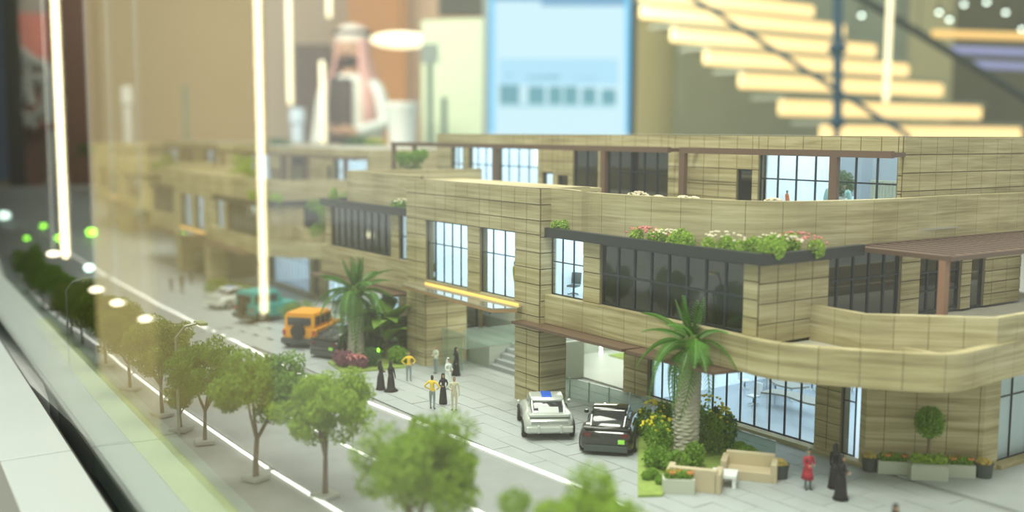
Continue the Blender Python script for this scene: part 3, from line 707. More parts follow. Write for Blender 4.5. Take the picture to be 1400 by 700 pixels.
# ---- palms
def frond_mesh(L, droop, n=20):
    mb = MB(); pts = []; n = max(10, int(L*8))
    for i in range(n+1):
        t = i/n; pts.append(Vector((L*(t-.18*t*t*droop), 0, L*(.42*t-.62*droop*t*t))))
    mb.tube([tuple(p) for p in pts], [.05*(1-i/n)+.012 for i in range(n+1)], 4)
    for i in range(2, n+1):
        t = i/n; ll = L*.19*math.sin(math.pi*min(1, .18+t*.8))+.08
        for s_ in (-1, 1):
            for dt in (0,):
                p = pts[i-1].lerp(pts[i], dt); d = (pts[i]-pts[i-1]).normalized()
                e = p+Vector((d.x*ll*.75, s_*ll*.75, d.z*ll*.6-ll*.28)); w_ = d*.026
                n0 = len(mb.v); mb.v += [tuple(p-w_), tuple(p+w_), tuple(e+Vector((0, 0, .01))), tuple((p+e)/2+Vector((0, 0, .05)))]; mb.f += [(n0, n0+1, n0+3), (n0, n0+3, n0+2), (n0+1, n0+2, n0+3)]; mb.mi += [0]*3
    return mb.mesh('frond', FROND)
def palm(loc, h, L, lab, nf=34, r0=.5, lean=(0, 0)):
    t = thing('palm_tree', lab, 'palm', loc, 0); mb = MB(); R = []; n = int(h/.16); k = 14
    for i in range(n):
        z = h*i/n; r = r0*(1-.25*i/n)+(.12 if i < 2 else 0)
        for q, e in ((0, .0), (.6, .07)):
            R.append([((r+e*(1.3 if (j+i) % 2 else .0))*math.cos(2*math.pi*(j+.5*(i % 2))/k)+lean[0]*z/h, (r+e*(1.3 if (j+i) % 2 else .0))*math.sin(2*math.pi*(j+.5*(i % 2))/k)+lean[1]*z/h, z+q*.16) for j in range(k)])
    mb.rings(R); mb.build('trunk', PALMBARK, t, local=True)
    ms = [frond_mesh(L*f_, dr) for f_, dr in ((.62, .15), (.95, .75), (1.0, 1.25), (.95, 1.9), (.9, 2.4))]
    random.seed(int(loc[0]*-10))
    for i in range(nf):
        u = i/nf; kk = min(4, int(u*5)); o = bpy.data.objects.new('frond', ms[kk]); link(o, t)
        o.location = (Vector((lean[0], lean[1], h-.1+.35*(1-u)-.25*u)))*S
        el = math.radians([52, 24, 6, -6, -22][kk]+random.uniform(-8, 8)); az_ = i*2.399+random.uniform(-.15, .15)
        o.rotation_euler = (random.uniform(-.2, .2), -el, az_)
        sy = math.sin(az_); o.scale = (min(1, max(.35, (32.0-loc[1]-lean[1])/(L*.86*sy))) if sy > .05 else 1,)*3
    q = MB(); q.ell((lean[0], lean[1], h), (r0*.95, r0*.95, .5), 10, 6); q.build('crown_heart', mat('crown_heart', (.16, .22, .05), .8), t, local=True)
    return t
pr = az(935, 628); palm((pr.x, pr.y, 0), 5.1, 3.1, 'large date palm with thick pale trunk by the beige benches', r0=.58, lean=(.2, .1), nf=44)
pl_ = az(487, 494); palm((pl_.x, pl_.y, 0), 4.3, 3.3, 'date palm in front of the left wing behind the black car and orange jeep', r0=.5, nf=42)
# ---- planting beds
bed = struct(MB().prism([(p.x, p.y) for p in (az(872, 600), az(872, 681), az(905, 680), az(930, 652), az(1010, 655), az(1056, 628), az(1000, 603), az(905, 590))], 0, .12).build('trim_bed', GRASS)); bed.name = 'trim_1'
for k, (px, py, rx, ry, rz_, fl, lab) in enumerate(((903, 622, 1.1, .9, 1.5, YELLOW, 'dense shrub with yellow blooms beside the black sports car'), (893, 600, .7, .7, 1.6, YELLOW, 'taller shrub with yellow tips left of the big palm trunk'), (967, 618, 1.1, 1.0, 2.3, YELLOW, 'tall dense shrub with yellow flowers right of the big palm trunk'), (985, 612, .6, .6, 1.7, YELLOW, 'narrow yellow-flowered shrub behind the curved beige bench'), (915, 645, 1.3, .8, 1.0, None, 'low spreading shrub in front of the big palm trunk'), (955, 645, 1.0, .7, 1.1, None, 'low green shrub between the palm trunk and the white table'), (900, 662, .8, .6, .4, None, 'ground-cover tuft on the lawn corner by the black car'), (1012, 632, .9, .6, .7, None, 'low shrub at the back of the right-hand beige bench'))):
    q = az(px, py); bush((q.x, q.y, .1), (rx, ry, rz_), lab, LEAF2 if k != 3 else LEAFD, 1500, .10, fl, 34 if fl else 0)
bed = struct(MB().prism([(p.x, p.y) for p in (az(448, 497), az(470, 512), az(560, 503), az(556, 480), az(500, 478))], 0, .12).build('trim_bed', GRASS)); bed.name = 'trim_2'
for k, (px, py, rx, ry, rz_, lf, fl, lab) in enumerate(((468, 502, .8, .7, .95, PURPLE, None, 'purple-leaved shrub at the foot of the left date palm'), (487, 506, .9, .6, .8, PURPLE, PINK, 'reddish flowering shrub in front of the left date palm'), (512, 500, .9, .8, 1.2, LEAFD, None, 'dark green shrub behind the two women in black'), (538, 498, .9, .8, 1.1, LEAF2, None, 'green shrub next to the man in yellow by the portal pier'), (500, 488, .9, .9, 1.6, LEAFD, None, 'dark shrub right behind the left date palm trunk'))):
    q = az(px, py); bush((q.x, q.y, .1), (rx, ry, rz_), lab, lf, 1200, .10, fl, 40)
def big_leaf_plant(loc, h, lab, n=22, seed=1):
    random.seed(seed); t = thing('broadleaf_plant', lab, 'plant', loc, 0)
    for i in range(n):
        mb = MB(); L = h*random.uniform(.35, .6); wd = L*.24; R = []
        for k in range(6):
            u = k/5; w_ = wd*math.sin(math.pi*min(1, u*.9+.08)); R.append([(L*u, -w_, L*(.5*u-.6*u*u)), (L*u, 0, L*(.5*u-.6*u*u)-.04), (L*u, w_, L*(.5*u-.6*u*u))])
        mb.rings(R, False, 0, closed=False); o = mb.build('leaf', LEAF2, t, local=True); o.location = Vector((0, 0, h*random.uniform(.25, .62)))*S; o.rotation_euler = (0, -random.uniform(0, .9), random.uniform(0, 6.28))
    MB().tube([(0, 0, 0), (0, 0, h*.65)], [.1, .05]).build('stem', BARK, t, local=True)
for px, py, h, lab in ((528, 492, 4.6, 'tall broad-leaved plant between the left palm and the portal pier'), (505, 482, 3.6, 'broad-leaved plant close behind the left palm trunk'), (548, 488, 3.2, 'broad-leaved plant touching the left pier of the portal')):
    q = az(px, py); big_leaf_plant((q.x, q.y, 0), h, lab, seed=px)
# green garden spotlights seen as small coloured glints
GL = mat('green_lamp', (.3, .9, .1), .4, emit=(.35, 1, .05), es=9, var=0); CYL = mat('cool_lamp', (.8, 1, .95), .4, emit=(.75, 1, .9), es=9, var=0)
for px, py, D, r, m_, lab in ((500, 466, 56, .16, GL, 'green garden spotlight in the plants beside the left palm'), (516, 478, 56, .13, GL, 'green garden spotlight low in the plants behind the black-robed women'), (548, 470, 56, .2, GL, 'green garden spotlight against the left pier of the portal'), (437, 431, 68, .35, GL, 'bright green spotlight behind the orange jeep'), (59, 310, 150, .45, GL, 'blurred green spotlight on the far part of the street'), (81, 329, 150, .55, GL, 'blurred green spotlight near the foot of the long light tube'), (125, 323, 140, .7, GL, 'largest blurred green spotlight near the far building corner'), (36, 326, 150, .35, GL, 'small blurred pale green spotlight at far left of the street'), (6, 301, 150, .9, CYL, 'blurred white-cyan lamp at the far end of the street'), (122, 371, 110, .5, CYL, 'small twin white lamp on the far street')):
    q = ad(px, py, D); q = ag(px, py+5); q = Vector((q.x, q.y, gz(q.x)+r*1.6)); t = thing('garden_spotlight', lab, 'lamp', (q.x, q.y, q.z)); MB().ell((0, 0, 0), (r, r, r*.8), 8, 6).build('lens', m_, t, local=True)
    zg = gz(q.x); MB().lathe([(.05, zg-q.z), (.05, -r*.7)], k=6).build('stake', BLACKBAND, t, local=True)
# street lamps
for px, py, z, lab in ((278, 442, 5.2, 'slim street lamp with a flat head above the row of trees'), (120, 380, 5.2, 'far slim street lamp rising from the hazy trees')):
    q = az(px, py, z); t = thing('street_lamp', lab, 'lamp', (q.x-.3, q.y-1.2, gz(q.x)))
    MB().tube([(0, 0, 0), (0, 0, z-.6), (.1, .4, z-.1), (.2, .9, z)], .07).build('pole', mat('lamp_pole', (.35, .38, .3), .4, .5), t, local=True)
    q = MB(); q.box(-.15, .75, .9, 1.25, z-.04, z+.08); hd = q.build('lamp_head', mat('lamp_head', (.3, .35, .15), .4), t, local=True)
    MB().box(-.05, .45, .95, 1.2, z-.08, z-.04).build('lens', mat('lamp_lens', (1, .9, .3), .4, emit=(1, .9, .25), es=3, var=0), hd, local=True)
# topiary, pots and planters by the corner block
PLANTER = mat('planter_concrete', (.50, .52, .43), .7); POT = mat('pot_dark', (.06, .075, .07), .5); SOIL = mat('soil', (.22, .12, .05), .9)
def planter(c, lx, ly, h, rz, lab, lf=LEAF2, red=False, fol=True):
    t = thing('planter', lab, 'planter', c, rz); q = MB(); th = .1
    q.box(-lx, lx, -ly, -ly+th, 0, h); q.box(-lx, lx, ly-th, ly, 0, h); q.box(-lx, -lx+th, -ly+th, ly-th, 0, h); q.box(lx-th, lx, -ly+th, ly-th, 0, h); q.box(-lx+th, lx-th, -ly+th, ly-th, 0, h*.85)
    q.build('trough', PLANTER, t, local=True); random.seed(int(lx*100)); f = MB()
    for i in range(6): leaf_blob(f, ((-1+2*(i+.5)/6)*lx*.8, 0, h+.1), (lx*.22, ly*.7, .25), 90, .09)
    f.build('foliage', LEAF2, t, local=True); g_ = MB()
    for i in range(14): g_.ell((random.uniform(-.85, .85)*lx, random.uniform(-.6, .6)*ly, h+.22), (.1, .1, .08), 6, 4)
    g_.build('flowers', mat('orange_petal', (.55, .22, .06), .7, var=.3), t, local=True)
def pot(c, r, h, lab, pink=True):
    t = thing('round_pot', lab, 'pot', c); MB().lathe([(r*.85, 0), (r, h*.9), (r*1.06, h*.92), (r*1.06, h), (r*.9, h), (r*.88, h*.85)], k=16).build('pot_body', POT, t, smooth=False, local=True)
    f = MB(); leaf_blob(f, (0, 0, h), (r*.85, r*.85, .25), 250, .09); f.build('foliage', mat('warm_foliage', (.55, .42, .12), .8, var=.5, scale=150), t, local=True)
dcp = math.atan2(40.85-37.5, -24.15+27.45)
def alongc(s, out=.55): # along the diagonal face
    d = Vector((3.3, 3.35, 0)).normalized(); n = Vector((d.y, -d.x, 0)); p = Vector((-27.45, 37.5, 0))+d*s+n*out; return p
pot(alongc(.15, .45), .33, .6, 'dark round pot nearest the narrow window at the corner block')
planter(alongc(1.05), .62, .28, .55, dcp, 'low stone planter left of the ball topiary')
planter(alongc(3.65), .62, .28, .55, dcp, 'low stone planter right of the ball topiary')
pot(alongc(4.65, .5), .38, .62, 'dark round pot at the outer end of the corner block')
c = alongc(2.35, 1.0); t = thing('topiary_planter', 'square stone planter holding a ball-clipped tree before the corner block', 'planter', c, dcp)
q = MB(); q.box(-.72, .72, -.45, .45, 0, .62); q.box(-.66, .66, -.39, .39, .62, .66); q.build('trough', PLANTER, t, local=True)
f = MB(); random.seed(4); [leaf_blob(f, (x_, 0, .8), (.3, .35, .3), 170, .09) for x_ in (-.45, 0, .45)]; f.build('low_foliage', LEAF3, t, local=True)
f = MB(); leaf_blob(f, (0, 0, 2.35), (.62, .62, .68), 1500, .09, flat=1); leaf_blob(f, (0, 0, 2.35), (.4, .4, .45), 400, .12, flat=1); f.build('ball_foliage', LEAF2, t, local=True)
MB().tube([(0, 0, .6), (0, 0, 2.1)], [.08, .06]).build('trunk', BARK, t, local=True)
q = az(1066, 654); pot((q.x, q.y, 0), .36, .62, 'dark round pot with pink plants at the end of the right-hand beige bench')
q = az(927, 673); planter((q.x, q.y, 0), .62, .32, .6, math.radians(50), 'stone planter beside the front beige bench')
# benches and table
TAN = mat('bench_tan', (.52, .44, .29), .65)
def bench(c, rz, L, lab, arms=(1, 1)):
    t = thing('lounge_bench', lab, 'bench', c, rz); MB().box(-L, L, -.45, .45, 0, .42).build('seat', TAN, t, local=True, bevel=.04)
    MB().box(-L, L, .45, .72, 0, .95).build('backrest', TAN, t, local=True, bevel=.04)
    for s_ in (-1, 1):
        if arms[(s_+1)//2]: MB().box(s_*L-.13, s_*L+.13, -.45, .72, 0, .8).build('armrest', TAN, t, local=True, bevel=.04)
q = az(950, 665); bench((q.x, q.y, 0), math.radians(38+180), .95, 'low tan bench with its back to the camera by the planter')
q = az(1024, 654); bench((q.x, q.y, 0), math.radians(38), 1.0, 'low tan bench facing the white table')
q = az(990, 663); t = thing('low_table', 'small white square table between the two tan benches', 'table', (q.x, q.y, 0), math.radians(38))
MB().box(-.5, .5, -.46, .46, .42, .54).build('table_top', WHITE, t, local=True)
for sx in (-1, 1):
    for sy in (-1, 1): MB().box(sx*.42-.07, sx*.42+.07, sy*.34-.07, sy*.34+.07, 0, .42).build('leg', WHITE, t, local=True)
# low glass balustrades on the plaza
q0, q1 = az(753, 536), az(890, 573)
t = thing('glass_balustrade', 'low frameless glass balustrade running past the parked sports cars', 'balustrade', (q0.x, q0.y, 0))
n = 5
for i in range(n):
    a, b = q0.lerp(q1, i/n), q0.lerp(q1, (i+.97)/n); MB().rings([[(p.x, p.y, 0), (p.x, p.y+.06, 0), (p.x, p.y+.06, 1.05), (p.x, p.y, 1.05)] for p in (a, b)]).build('glass_panel', BALUST, t)
    MB().box(a.x-.02, a.x+.02, a.y-.01, a.y+.07, 0, 1.07).build('post', mat('rail_steel', (.6, .65, .6), .3, .6), t)
q0, q1 = az(905, 578), az(1060, 628)
t = thing('glass_balustrade', 'low glass balustrade between the planting bed and the showroom windows', 'balustrade', (q0.x, q0.y, 0))
for i in range(5):
    a, b = q0.lerp(q1, i/5), q0.lerp(q1, (i+.97)/5); MB().rings([[(p.x, p.y, 0), (p.x, p.y+.05, 0), (p.x, p.y+.05, .8), (p.x, p.y, .8)] for p in (a, b)]).build('glass_panel', BALUST, t)

# ================================================================= SHOWROOM FURNITURE
DESK = mat('desk_grey', (.30, .29, .25), .5)
def desk(c, rz, lab, L=1.9, top=DESK):
    t = thing('curved_desk', lab, 'desk', c, rz); n = 14
    poly = [(-L+2*L*i/n, -.55+.28*math.sin(i/n*6.28)) for i in range(n+1)]+[(L-2*L*i/n, .55+.2*math.sin((n-i)/n*6.28)) for i in range(n+1)]
    MB().prism(poly, .72, .82).build('table_top', top, t, local=True)
    for sx in (-1, 1):
        for sy in (-1, 1): MB().lathe([(.04, 0), (.04, .72)], (sx*L*.85, sy*.35, 0), 6).build('leg', WHITE, t, local=True)
def chair(c, rz, lab, m_=WHITE, s=1.0, group=None):
    t = thing('office_chair', lab, 'chair', c, rz, group); q = MB(); q.box(-.28, .28, -.26, .26, .44, .54); q.build('seat', m_, t, local=True, bevel=.04)
    q = MB(); q.rings([[(-.27+.54*j/5, .24+.05*math.sin(math.pi*j/5)+dy, z) for j in range(6)]+[(.27-.54*j/5, .31+.05*math.sin(math.pi*j/5)+dy, z) for j in range(6)] for z, dy in ((.55, 0), (.8, .02), (1.15, .07))]); q.build('backrest', m_, t, local=True)
    MB().lathe([(.05, .1), (.04, .44)]).build('column', FRAME_L, t, local=True)
    for k in range(5):
        a = k*1.257; MB().tube([(0, 0, .12), (.3*math.cos(a), .3*math.sin(a), .06)], .03, 5).build('foot', m_, t, local=True)
dl = [((1095, 545), 'wavy grey desk nearest the showroom glass', 10), ((1065, 520), 'wavy grey desk behind the nearest one in the showroom', -15), ((1040, 500), 'wavy grey desk at the rear of the showroom', 15), ((1125, 512), 'wavy grey desk at the right of the showroom behind the pier', 5)]
for (px, py), lab, r in dl: q = az(px, py, .75); desk((q.x, q.y, .02), math.radians(r), lab, 2.0)
cl = [((1030, 552), 'white office chair left of the nearest wavy desk'), ((1060, 535), 'white office chair between the two nearest wavy desks'), ((1018, 530), 'white office chair at the far left end of the second desk'), ((1110, 532), 'white office chair just left of the showroom pier'), ((1095, 517), 'white office chair behind the second wavy desk'), ((1160, 530), 'white office chair seen through the narrow window'), ((1048, 512), 'white office chair by the rearmost wavy desk')]
for i, ((px, py), lab) in enumerate(cl): q = az(px, py, .1); chair((q.x, q.y, .02), i*1.3, lab, WHITE, 1, 'white chairs in the ground-floor showroom')
q = ay(778, 396, 34.6); 
t = thing('office_desk', 'pale desk with a dark monitor behind the bright second-floor window', 'desk', (GX(775, 34.6, 395), 34.6, 5.76))
MB().box(-1.3, 1.3, -.4, .4, .72, .8).build('table_top', mat('desk_wood', (.6, .5, .4), .5), t, local=True)
for sx in (-1, 1): MB().box(sx*1.15-.05, sx*1.15+.05, -.35, .35, 0, .72).build('leg', WHITE, t, local=True)
t2 = thing('monitor', 'dark computer monitor on the pale second-floor desk', 'monitor', (GX(793, 34.8, 390), 34.8, 6.56)); MB().box(-.35, .35, -.03, .03, .15, .62).build('screen', POT, t2, local=True); MB().box(-.05, .05, -.03, .03, 0, .16).build('stand', POT, t2, local=True); MB().box(-.15, .15, -.1, .1, 0, .02).build('foot', POT, t2, local=True)
chair((GX(781, 35.6, 390), 35.5, 5.76), 3.1, 'dark grey office chair behind the second-floor desk', mat('chair_grey', (.12, .15, .16), .6))
chair((GX(784, 33.7, 400), 33.7, 5.76), .4, 'grey office chair in front of the second-floor desk', mat('chair_grey', (.12, .15, .16), .6))
t = thing('white_planter', 'white box planter with a leafy bush behind the penthouse glass', 'planter', (GX(1151, 47, 255), 47, 9.66)); MB().box(-.55, .55, -.4, .4, 0, 1.1).build('box', WHITE, t, local=True); f = MB(); random.seed(2); leaf_blob(f, (0, 0, 1.75), (.7, .6, .9), 900, .1); f.build('foliage', mat('room_leaf', (.12, .2, .08), .8, var=.5, scale=90), t, local=True)
# ================================================================= CARS
def car(kind, c, rz, lab, paint, L, W, Hh, glass, extra=None):
    """nose towards +x"""
    t = thing('model_car' if kind != 'suv' else 'model_jeep', lab, 'car', c, rz)
    GLS = glass; TYRE = mat('tyre', (.015, .015, .015), .7); RIM = mat('rim', (.45, .47, .45), .3, .8)
    def sect(x, w, z0, z1, rnd=.25, sh=.0):
        # closed cross-section, rounded shoulders
        a = w/2; r = min(rnd, (z1-z0)*.45, a*.6)
        P = [(-a+.06, z0), (-a, z0+.08), (-a, z1-r), (-a+r*.3, z1-r*.3), (-a+r, z1), (a-r, z1), (a-r*.3, z1-r*.3), (a, z1-r), (a, z0+.08), (a-.06, z0)]
        return [(x, y, z) for y, z in P]
    q = MB()
    if kind == 'suv':
        q.rings([sect(x*L, w*W, z0*Hh, z1*Hh, .08) for x, w, z0, z1 in ((-.46, .9, .22, .52), (-.455, .96, .2, .57), (-.3, 1, .19, .58), (.1, 1, .19, .58), (.18, .97, .19, .60), (.42, .92, .2, .58), (.46, .86, .24, .5))])
        q.build('body', paint, t, smooth=False, local=True, bevel=.04)
        q = MB(); q.rings([sect(x*L, w*W, .57*Hh, z1*Hh, .1) for x, w, z1 in ((-.452, .86, .62), (-.435, .86, .96), (.0, .86, .97), (.10, .84, .93), (.17, .82, .60))]); q.build('cabin', paint, t, local=True, bevel=.03)
        q = MB(); q.box(-.43*L, .06*L, -.40*W, .40*W, .96*Hh, .99*Hh); q.build('roof', paint, t, local=True, bevel=.03)
        for sy in (-1, 1):
            for x0, x1 in ((-.40, -.27), (-.24, -.12), (-.09, .04)):
                MB().box(x0*L, x1*L, sy*.425*W, sy*.436*W, .66*Hh, .88*Hh).build('side_window', GLS, t, local=True)
        MB().box(-.462*L, -.448*L, -.33*W, .33*W, .66*Hh, .87*Hh).build('rear_window', GLS, t, local=True)
        MB().rings([[(.125*L, y, .62*Hh), (.08*L, y, .9*Hh), (.10*L, y, .9*Hh), (.145*L, y, .62*Hh)] for y in (-.36*W, .36*W)]).build('windscreen', GLS, t, local=True)
        R = []; s_ = MB(); s_.rings([[(x*L, .19*W*rr*math.cos(a)+0, .50*Hh+.19*W*rr*math.sin(a)) for a in [6.283*j/18 for j in range(18)]] for x, rr in ((-.535, .75), (-.53, 1), (-.47, 1), (-.46, .9))]); s_.build('spare_wheel', TYRE, t, local=True)
        MB().box(-.50*L, -.45*L, -.5*W, .5*W, .16*Hh, .30*Hh).build('bumper', POT, t, local=True, bevel=.03)
        MB().box(.44*L, .50*L, -.5*W, .5*W, .16*Hh, .30*Hh).build('bumper', POT, t, local=True, bevel=.03)
        MB().box(-.47*L, .47*L, -.46*W, .46*W, .13*Hh, .24*Hh).build('chassis', POT, t, local=True)
        for sy in (-1, 1):
            for wx in (-.30, .30): MB().box(wx*L-.55, wx*L+.55, sy*.5*W-.08, sy*.5*W+.08, .36*Hh, .46*Hh).build('wheel_arch', POT if lab.startswith('orange') else paint, t, local=True, bevel=.03)
            MB().box(-.475*L, -.455*L, sy*.42*W-.08, sy*.42*W+.08, .38*Hh, .52*Hh).build('tail_lamp', mat('tail_red', (.5, .03, .02), .3), t, local=True)
        wr, wx_, ww = .25*Hh*.88, .30, .24
    else:
        if kind == 'classic':
            ST = ((-.50, .74, .30, .44), (-.485, .86, .20, .54), (-.42, .96, .17, .62), (-.30, 1.0, .15, .66), (-.15, .93, .15, .66), (.1, .9, .15, .64), (.28, .96, .15, .62), (.40, .92, .16, .54), (.48, .78, .2, .42), (.5, .6, .24, .36))
            CB = ((-.40, .62, .62), (-.30, .66, .80), (-.16, .66, .965), (.02, .66, .985), (.12, .66, .90), (.25, .68, .62))
        else:
            ST = ((-.50, .80, .28, .50), (-.485, .92, .18, .62), (-.42, .98, .15, .68), (-.28, 1.0, .13, .68), (-.1, .95, .13, .62), (.1, .94, .13, .60), (.28, .99, .13, .60), (.42, .94, .14, .48), (.49, .8, .16, .38), (.5, .7, .2, .34))
            CB = ((-.42, .60, .67), (-.26, .68, .86), (-.12, .68, .98), (.02, .68, .98), (.14, .68, .86), (.28, .7, .60))
        q.rings([sect(x*L, w*W, z0*Hh, z1*Hh, .22) for x, w, z0, z1 in ST]); q.build('body', paint, t, smooth=True, local=True)
        # cabin: painted pillars and roof with glass set in
        q = MB(); q.rings([sect(x*L, w*W, .58*Hh, z1*Hh, .16) for x, w, z1 in CB]); q.build('cabin', GLS, t, smooth=True, local=True)
        q = MB(); q.rings([sect(x*L, w*W, z0*Hh, z1*Hh+.03, .16) for x, w, z0, z1 in ((CB[1][0]+.075, .62, CB[2][2]-.12, CB[2][2]-.04), (CB[2][0], CB[2][1]+.01, CB[2][2]-.06, CB[2][2]), (CB[3][0], CB[3][1]+.01, CB[3][2]-.06, CB[3][2]), (CB[4][0]-.03, .66, CB[4][2]-.01, CB[4][2]+.04))]); q.build('roof', paint, t, smooth=True, local=True)
        for sy in (-1, 1):
            for i, rr in ((0, .05), (4, .05)):
                A = CB[1] if i == 0 else CB[5]; Bc = CB[2] if i == 0 else CB[4]; E_ = CB[0] if i == 0 else None
                P0 = ((CB[0][0] if i == 0 else CB[5][0])*L, sy*(.30 if i == 0 else .33)*W, .63*Hh); P1 = (Bc[0]*L, sy*.30*W, (Bc[2])*Hh-.03)
                PM = (((CB[1][0]) if i == 0 else .19)*L, sy*.315*W, ((CB[1][2]) if i == 0 else .76)*Hh)
                MB().tube([P0, PM, P1], rr, 5).build('pillar', paint, t, local=True)
            MB().tube([(-.08*L, sy*.335*W, .62*Hh), (-.07*L, sy*.30*W, .96*Hh)], .05, 5).build('pillar', paint, t, local=True)
            MB().ell((.14*L, sy*.52*W, .66*Hh), (.12, .12, .09), 8, 6).build('mirror', paint, t, local=True)
        if kind == 'classic':
            MB().box(-.47*L, -.38*L, -.40*W, .40*W, .62*Hh, .70*Hh).build('rear_spoiler', paint, t, local=True, bevel=.04)
            MB().box(-.525*L, -.46*L, -.46*W, .46*W, .24*Hh, .40*Hh).build('bumper', paint, t, local=True, bevel=.06)
            for sy in (-1, 1): MB().box(-.54*L, -.50*L, sy*.22*W-.05, sy*.22*W+.05, .24*Hh, .44*Hh).build('overrider', paint, t, local=True, bevel=.02)
            MB().box(-.50*L, -.485*L, -.36*W, .36*W, .45*Hh, .53*Hh).build('lamp_strip', mat('silver_grey', (.35, .37, .35), .4, .4), t, local=True)
            MB().rings([[(x*L, y*W, z*Hh+.045) for y in (-.10, .10)]+[(x*L, y*W, z*Hh) for y in (.10, -.10)] for x, z in ((-.18, .945), (-.14, .975), (0, .99), (.06, .965))]).build('blue_stripe', mat('stripe_blue', (.01, .10, .55), .35), t, local=True, label='bright blue rectangle on the silver roof')
            if True: MB().rings([[(x*L, y*W, z*Hh+.03) for y in (-.2, .2)]+[(x*L, y*W, z*Hh) for y in (.2, -.2)] for x, z in ((-.40, .645), (-.34, .735), (-.31, .78))]).build('engine_grille', mat('silver_grey', (.35, .37, .35), .4, .4), t, local=True)
        else:
            MB().box(-.49*L, -.42*L, -.42*W, .42*W, .66*Hh, .72*Hh).build('rear_spoiler', paint, t, local=True, bevel=.03)
            MB().box(-.515*L, -.47*L, -.40*W, .40*W, .12*Hh, .28*Hh).build('diffuser', POT, t, local=True, bevel=.03)
            for sy in (-1, 1): MB().box(-.503*L, -.48*L, sy*.34*W-.16, sy*.34*W+.16, .50*Hh, .58*Hh).build('tail_lamp', mat('tail_dark', (.12, .01, .01), .2), t, local=True)
            MB().box(-.512*L, -.49*L, .28*W*-1-.14, -.28*W+.14, .34*Hh, .44*Hh).build('number_plate', mat('plate_green', (.4, .9, .1), .4), t, local=True)
        wr, wx_, ww = .235*Hh*1.0, .31, .24
    for sy in (-1, 1):
        for wx in (-wx_, wx_):
            y = sy*(W/2-.06 if kind != 'suv' else W/2-.04)
            def ringp(r, yy): return [(wx*L+r*math.cos(6.283*j/18), yy, wr+r*math.sin(6.283*j/18)) for j in range(18)]
            wv = MB().rings([ringp(wr*.8, y-ww/2), ringp(wr, y-ww/2+.04), ringp(wr, y+ww/2-.04), ringp(wr*.8, y+ww/2)]).build('wheel', TYRE, t, local=True)
            MB().rings([ringp(wr*.6, y+sy*(ww/2-.02)), ringp(wr*.55, y+sy*(ww/2+.02))]).build('rim', RIM, wv, local=True)
    return t
CARGLASS = mat('car_glass', (.03, .035, .035), .06, spec=.8)
SILVER = mat('silver_paint', (.55, .58, .54), .22, .35, var=.03); BLACKP = mat('black_paint', (.012, .013, .012), .10, coat=1, var=.03)
ORANGE = mat('orange_paint', (.85, .36, .01), .35, var=.03); TEAL = mat('teal_paint', (.03, .33, .31), .4, var=.03); WHITEP = mat('white_car', (.6, .62, .57), .35, var=.03)
def carpos(l, r, L, back=0, z=0):
    a, b = ag(*l), ag(*r); m_ = (a+b)/2; w_ = (b-a); w_.z = 0; d = Vector((-w_.y, w_.x, 0)).normalized(); ang = math.atan2(d.y, d.x)
    return (m_.x+d.x*L/2, m_.y+d.y*L/2, gz(m_.x)), ang, w_.length
c, an, W_ = carpos((716, 604), (787, 603), 4.6); car('classic', c, an, 'silver classic sports car with a blue roof stripe parked by the portal pier', SILVER, 4.6, 2.35, 1.75, CARGLASS)
c, an, W_ = carpos((788, 622), (868, 627), 5.0); car('modern', c, an, 'glossy black sports car parked beside the silver one', BLACKP, 4.9, 2.4, 1.75, CARGLASS)
c, an, W_ = carpos((388, 476), (430, 478), 4.6); car('suv', c, an, 'orange jeep with a black spare wheel on its tail', ORANGE, 4.9, 2.45, 2.35, CARGLASS)
c, an, W_ = carpos((420, 488), (463, 494), 5.0); car('modern', c, an, 'black car between the orange jeep and the left date palm', BLACKP, 5.0, 2.4, 1.8, CARGLASS)
c, an, W_ = carpos((310, 440), (354, 444), 4.6); car('suv', c, an, 'teal jeep with a dark spare wheel, blurred further up the street', TEAL, 4.7, 2.6, 2.5, CARGLASS)
c, an, W_ = carpos((271, 421), (312, 425), 4.6); car('classic', c, an, 'hazy white sports car beyond the teal jeep', WHITEP, 4.8, 2.4, 1.8, CARGLASS)
q = ag(560, 478); car('modern', (-61.0, 34.3, 0), math.radians(178), 'grey car half hidden behind the plants left of the portal', mat('grey_paint', (.12, .16, .15), .15, coat=1), 5.0, 2.3, 1.9, CARGLASS)
for px, py, lab in ((330, 412, 'low shrub behind the teal jeep'), (345, 420, 'shrub next to the teal jeep bonnet'), (410, 440, 'orange-tinged shrub behind the orange jeep'), (300, 405, 'shrub over the hazy white car')):
    q = ag(px, py); bush((q.x, q.y, gz(q.x)), (1.5, 1.5, 1.7), lab, LEAF1, 900, .12)

# ================================================================= PEOPLE
SKIN = mat('skin', (.45, .27, .17), .6, var=.08); HAIR = mat('hair', (.02, .016, .012), .7); ABAYA = mat('black_cloth', (.012, .012, .013), .75); SHOE = mat('shoe', (.02, .02, .02), .5)
def skin_mesh(V, E, Rr, levels=1):
    me = bpy.data.meshes.new('figure'); me.from_pydata([tuple(Vector(v)) for v in V], E, [])
    o = bpy.data.objects.new('tmp_figure', me); COL.objects.link(o); md = o.modifiers.new('s', 'SKIN'); md.use_smooth_shade = True
    for i, r in enumerate(Rr): me.skin_vertices[0].data[i].radius = (r, r) if not isinstance(r, tuple) else r
    me.skin_vertices[0].data[0].use_root = True
    sb = o.modifiers.new('b', 'SUBSURF'); sb.levels = levels; sb.render_levels = levels
    dg = bpy.context.evaluated_depsgraph_get(); dg.update(); ev = o.evaluated_get(dg); out = bpy.data.meshes.new_from_object(ev)
    bpy.data.objects.remove(o); return out
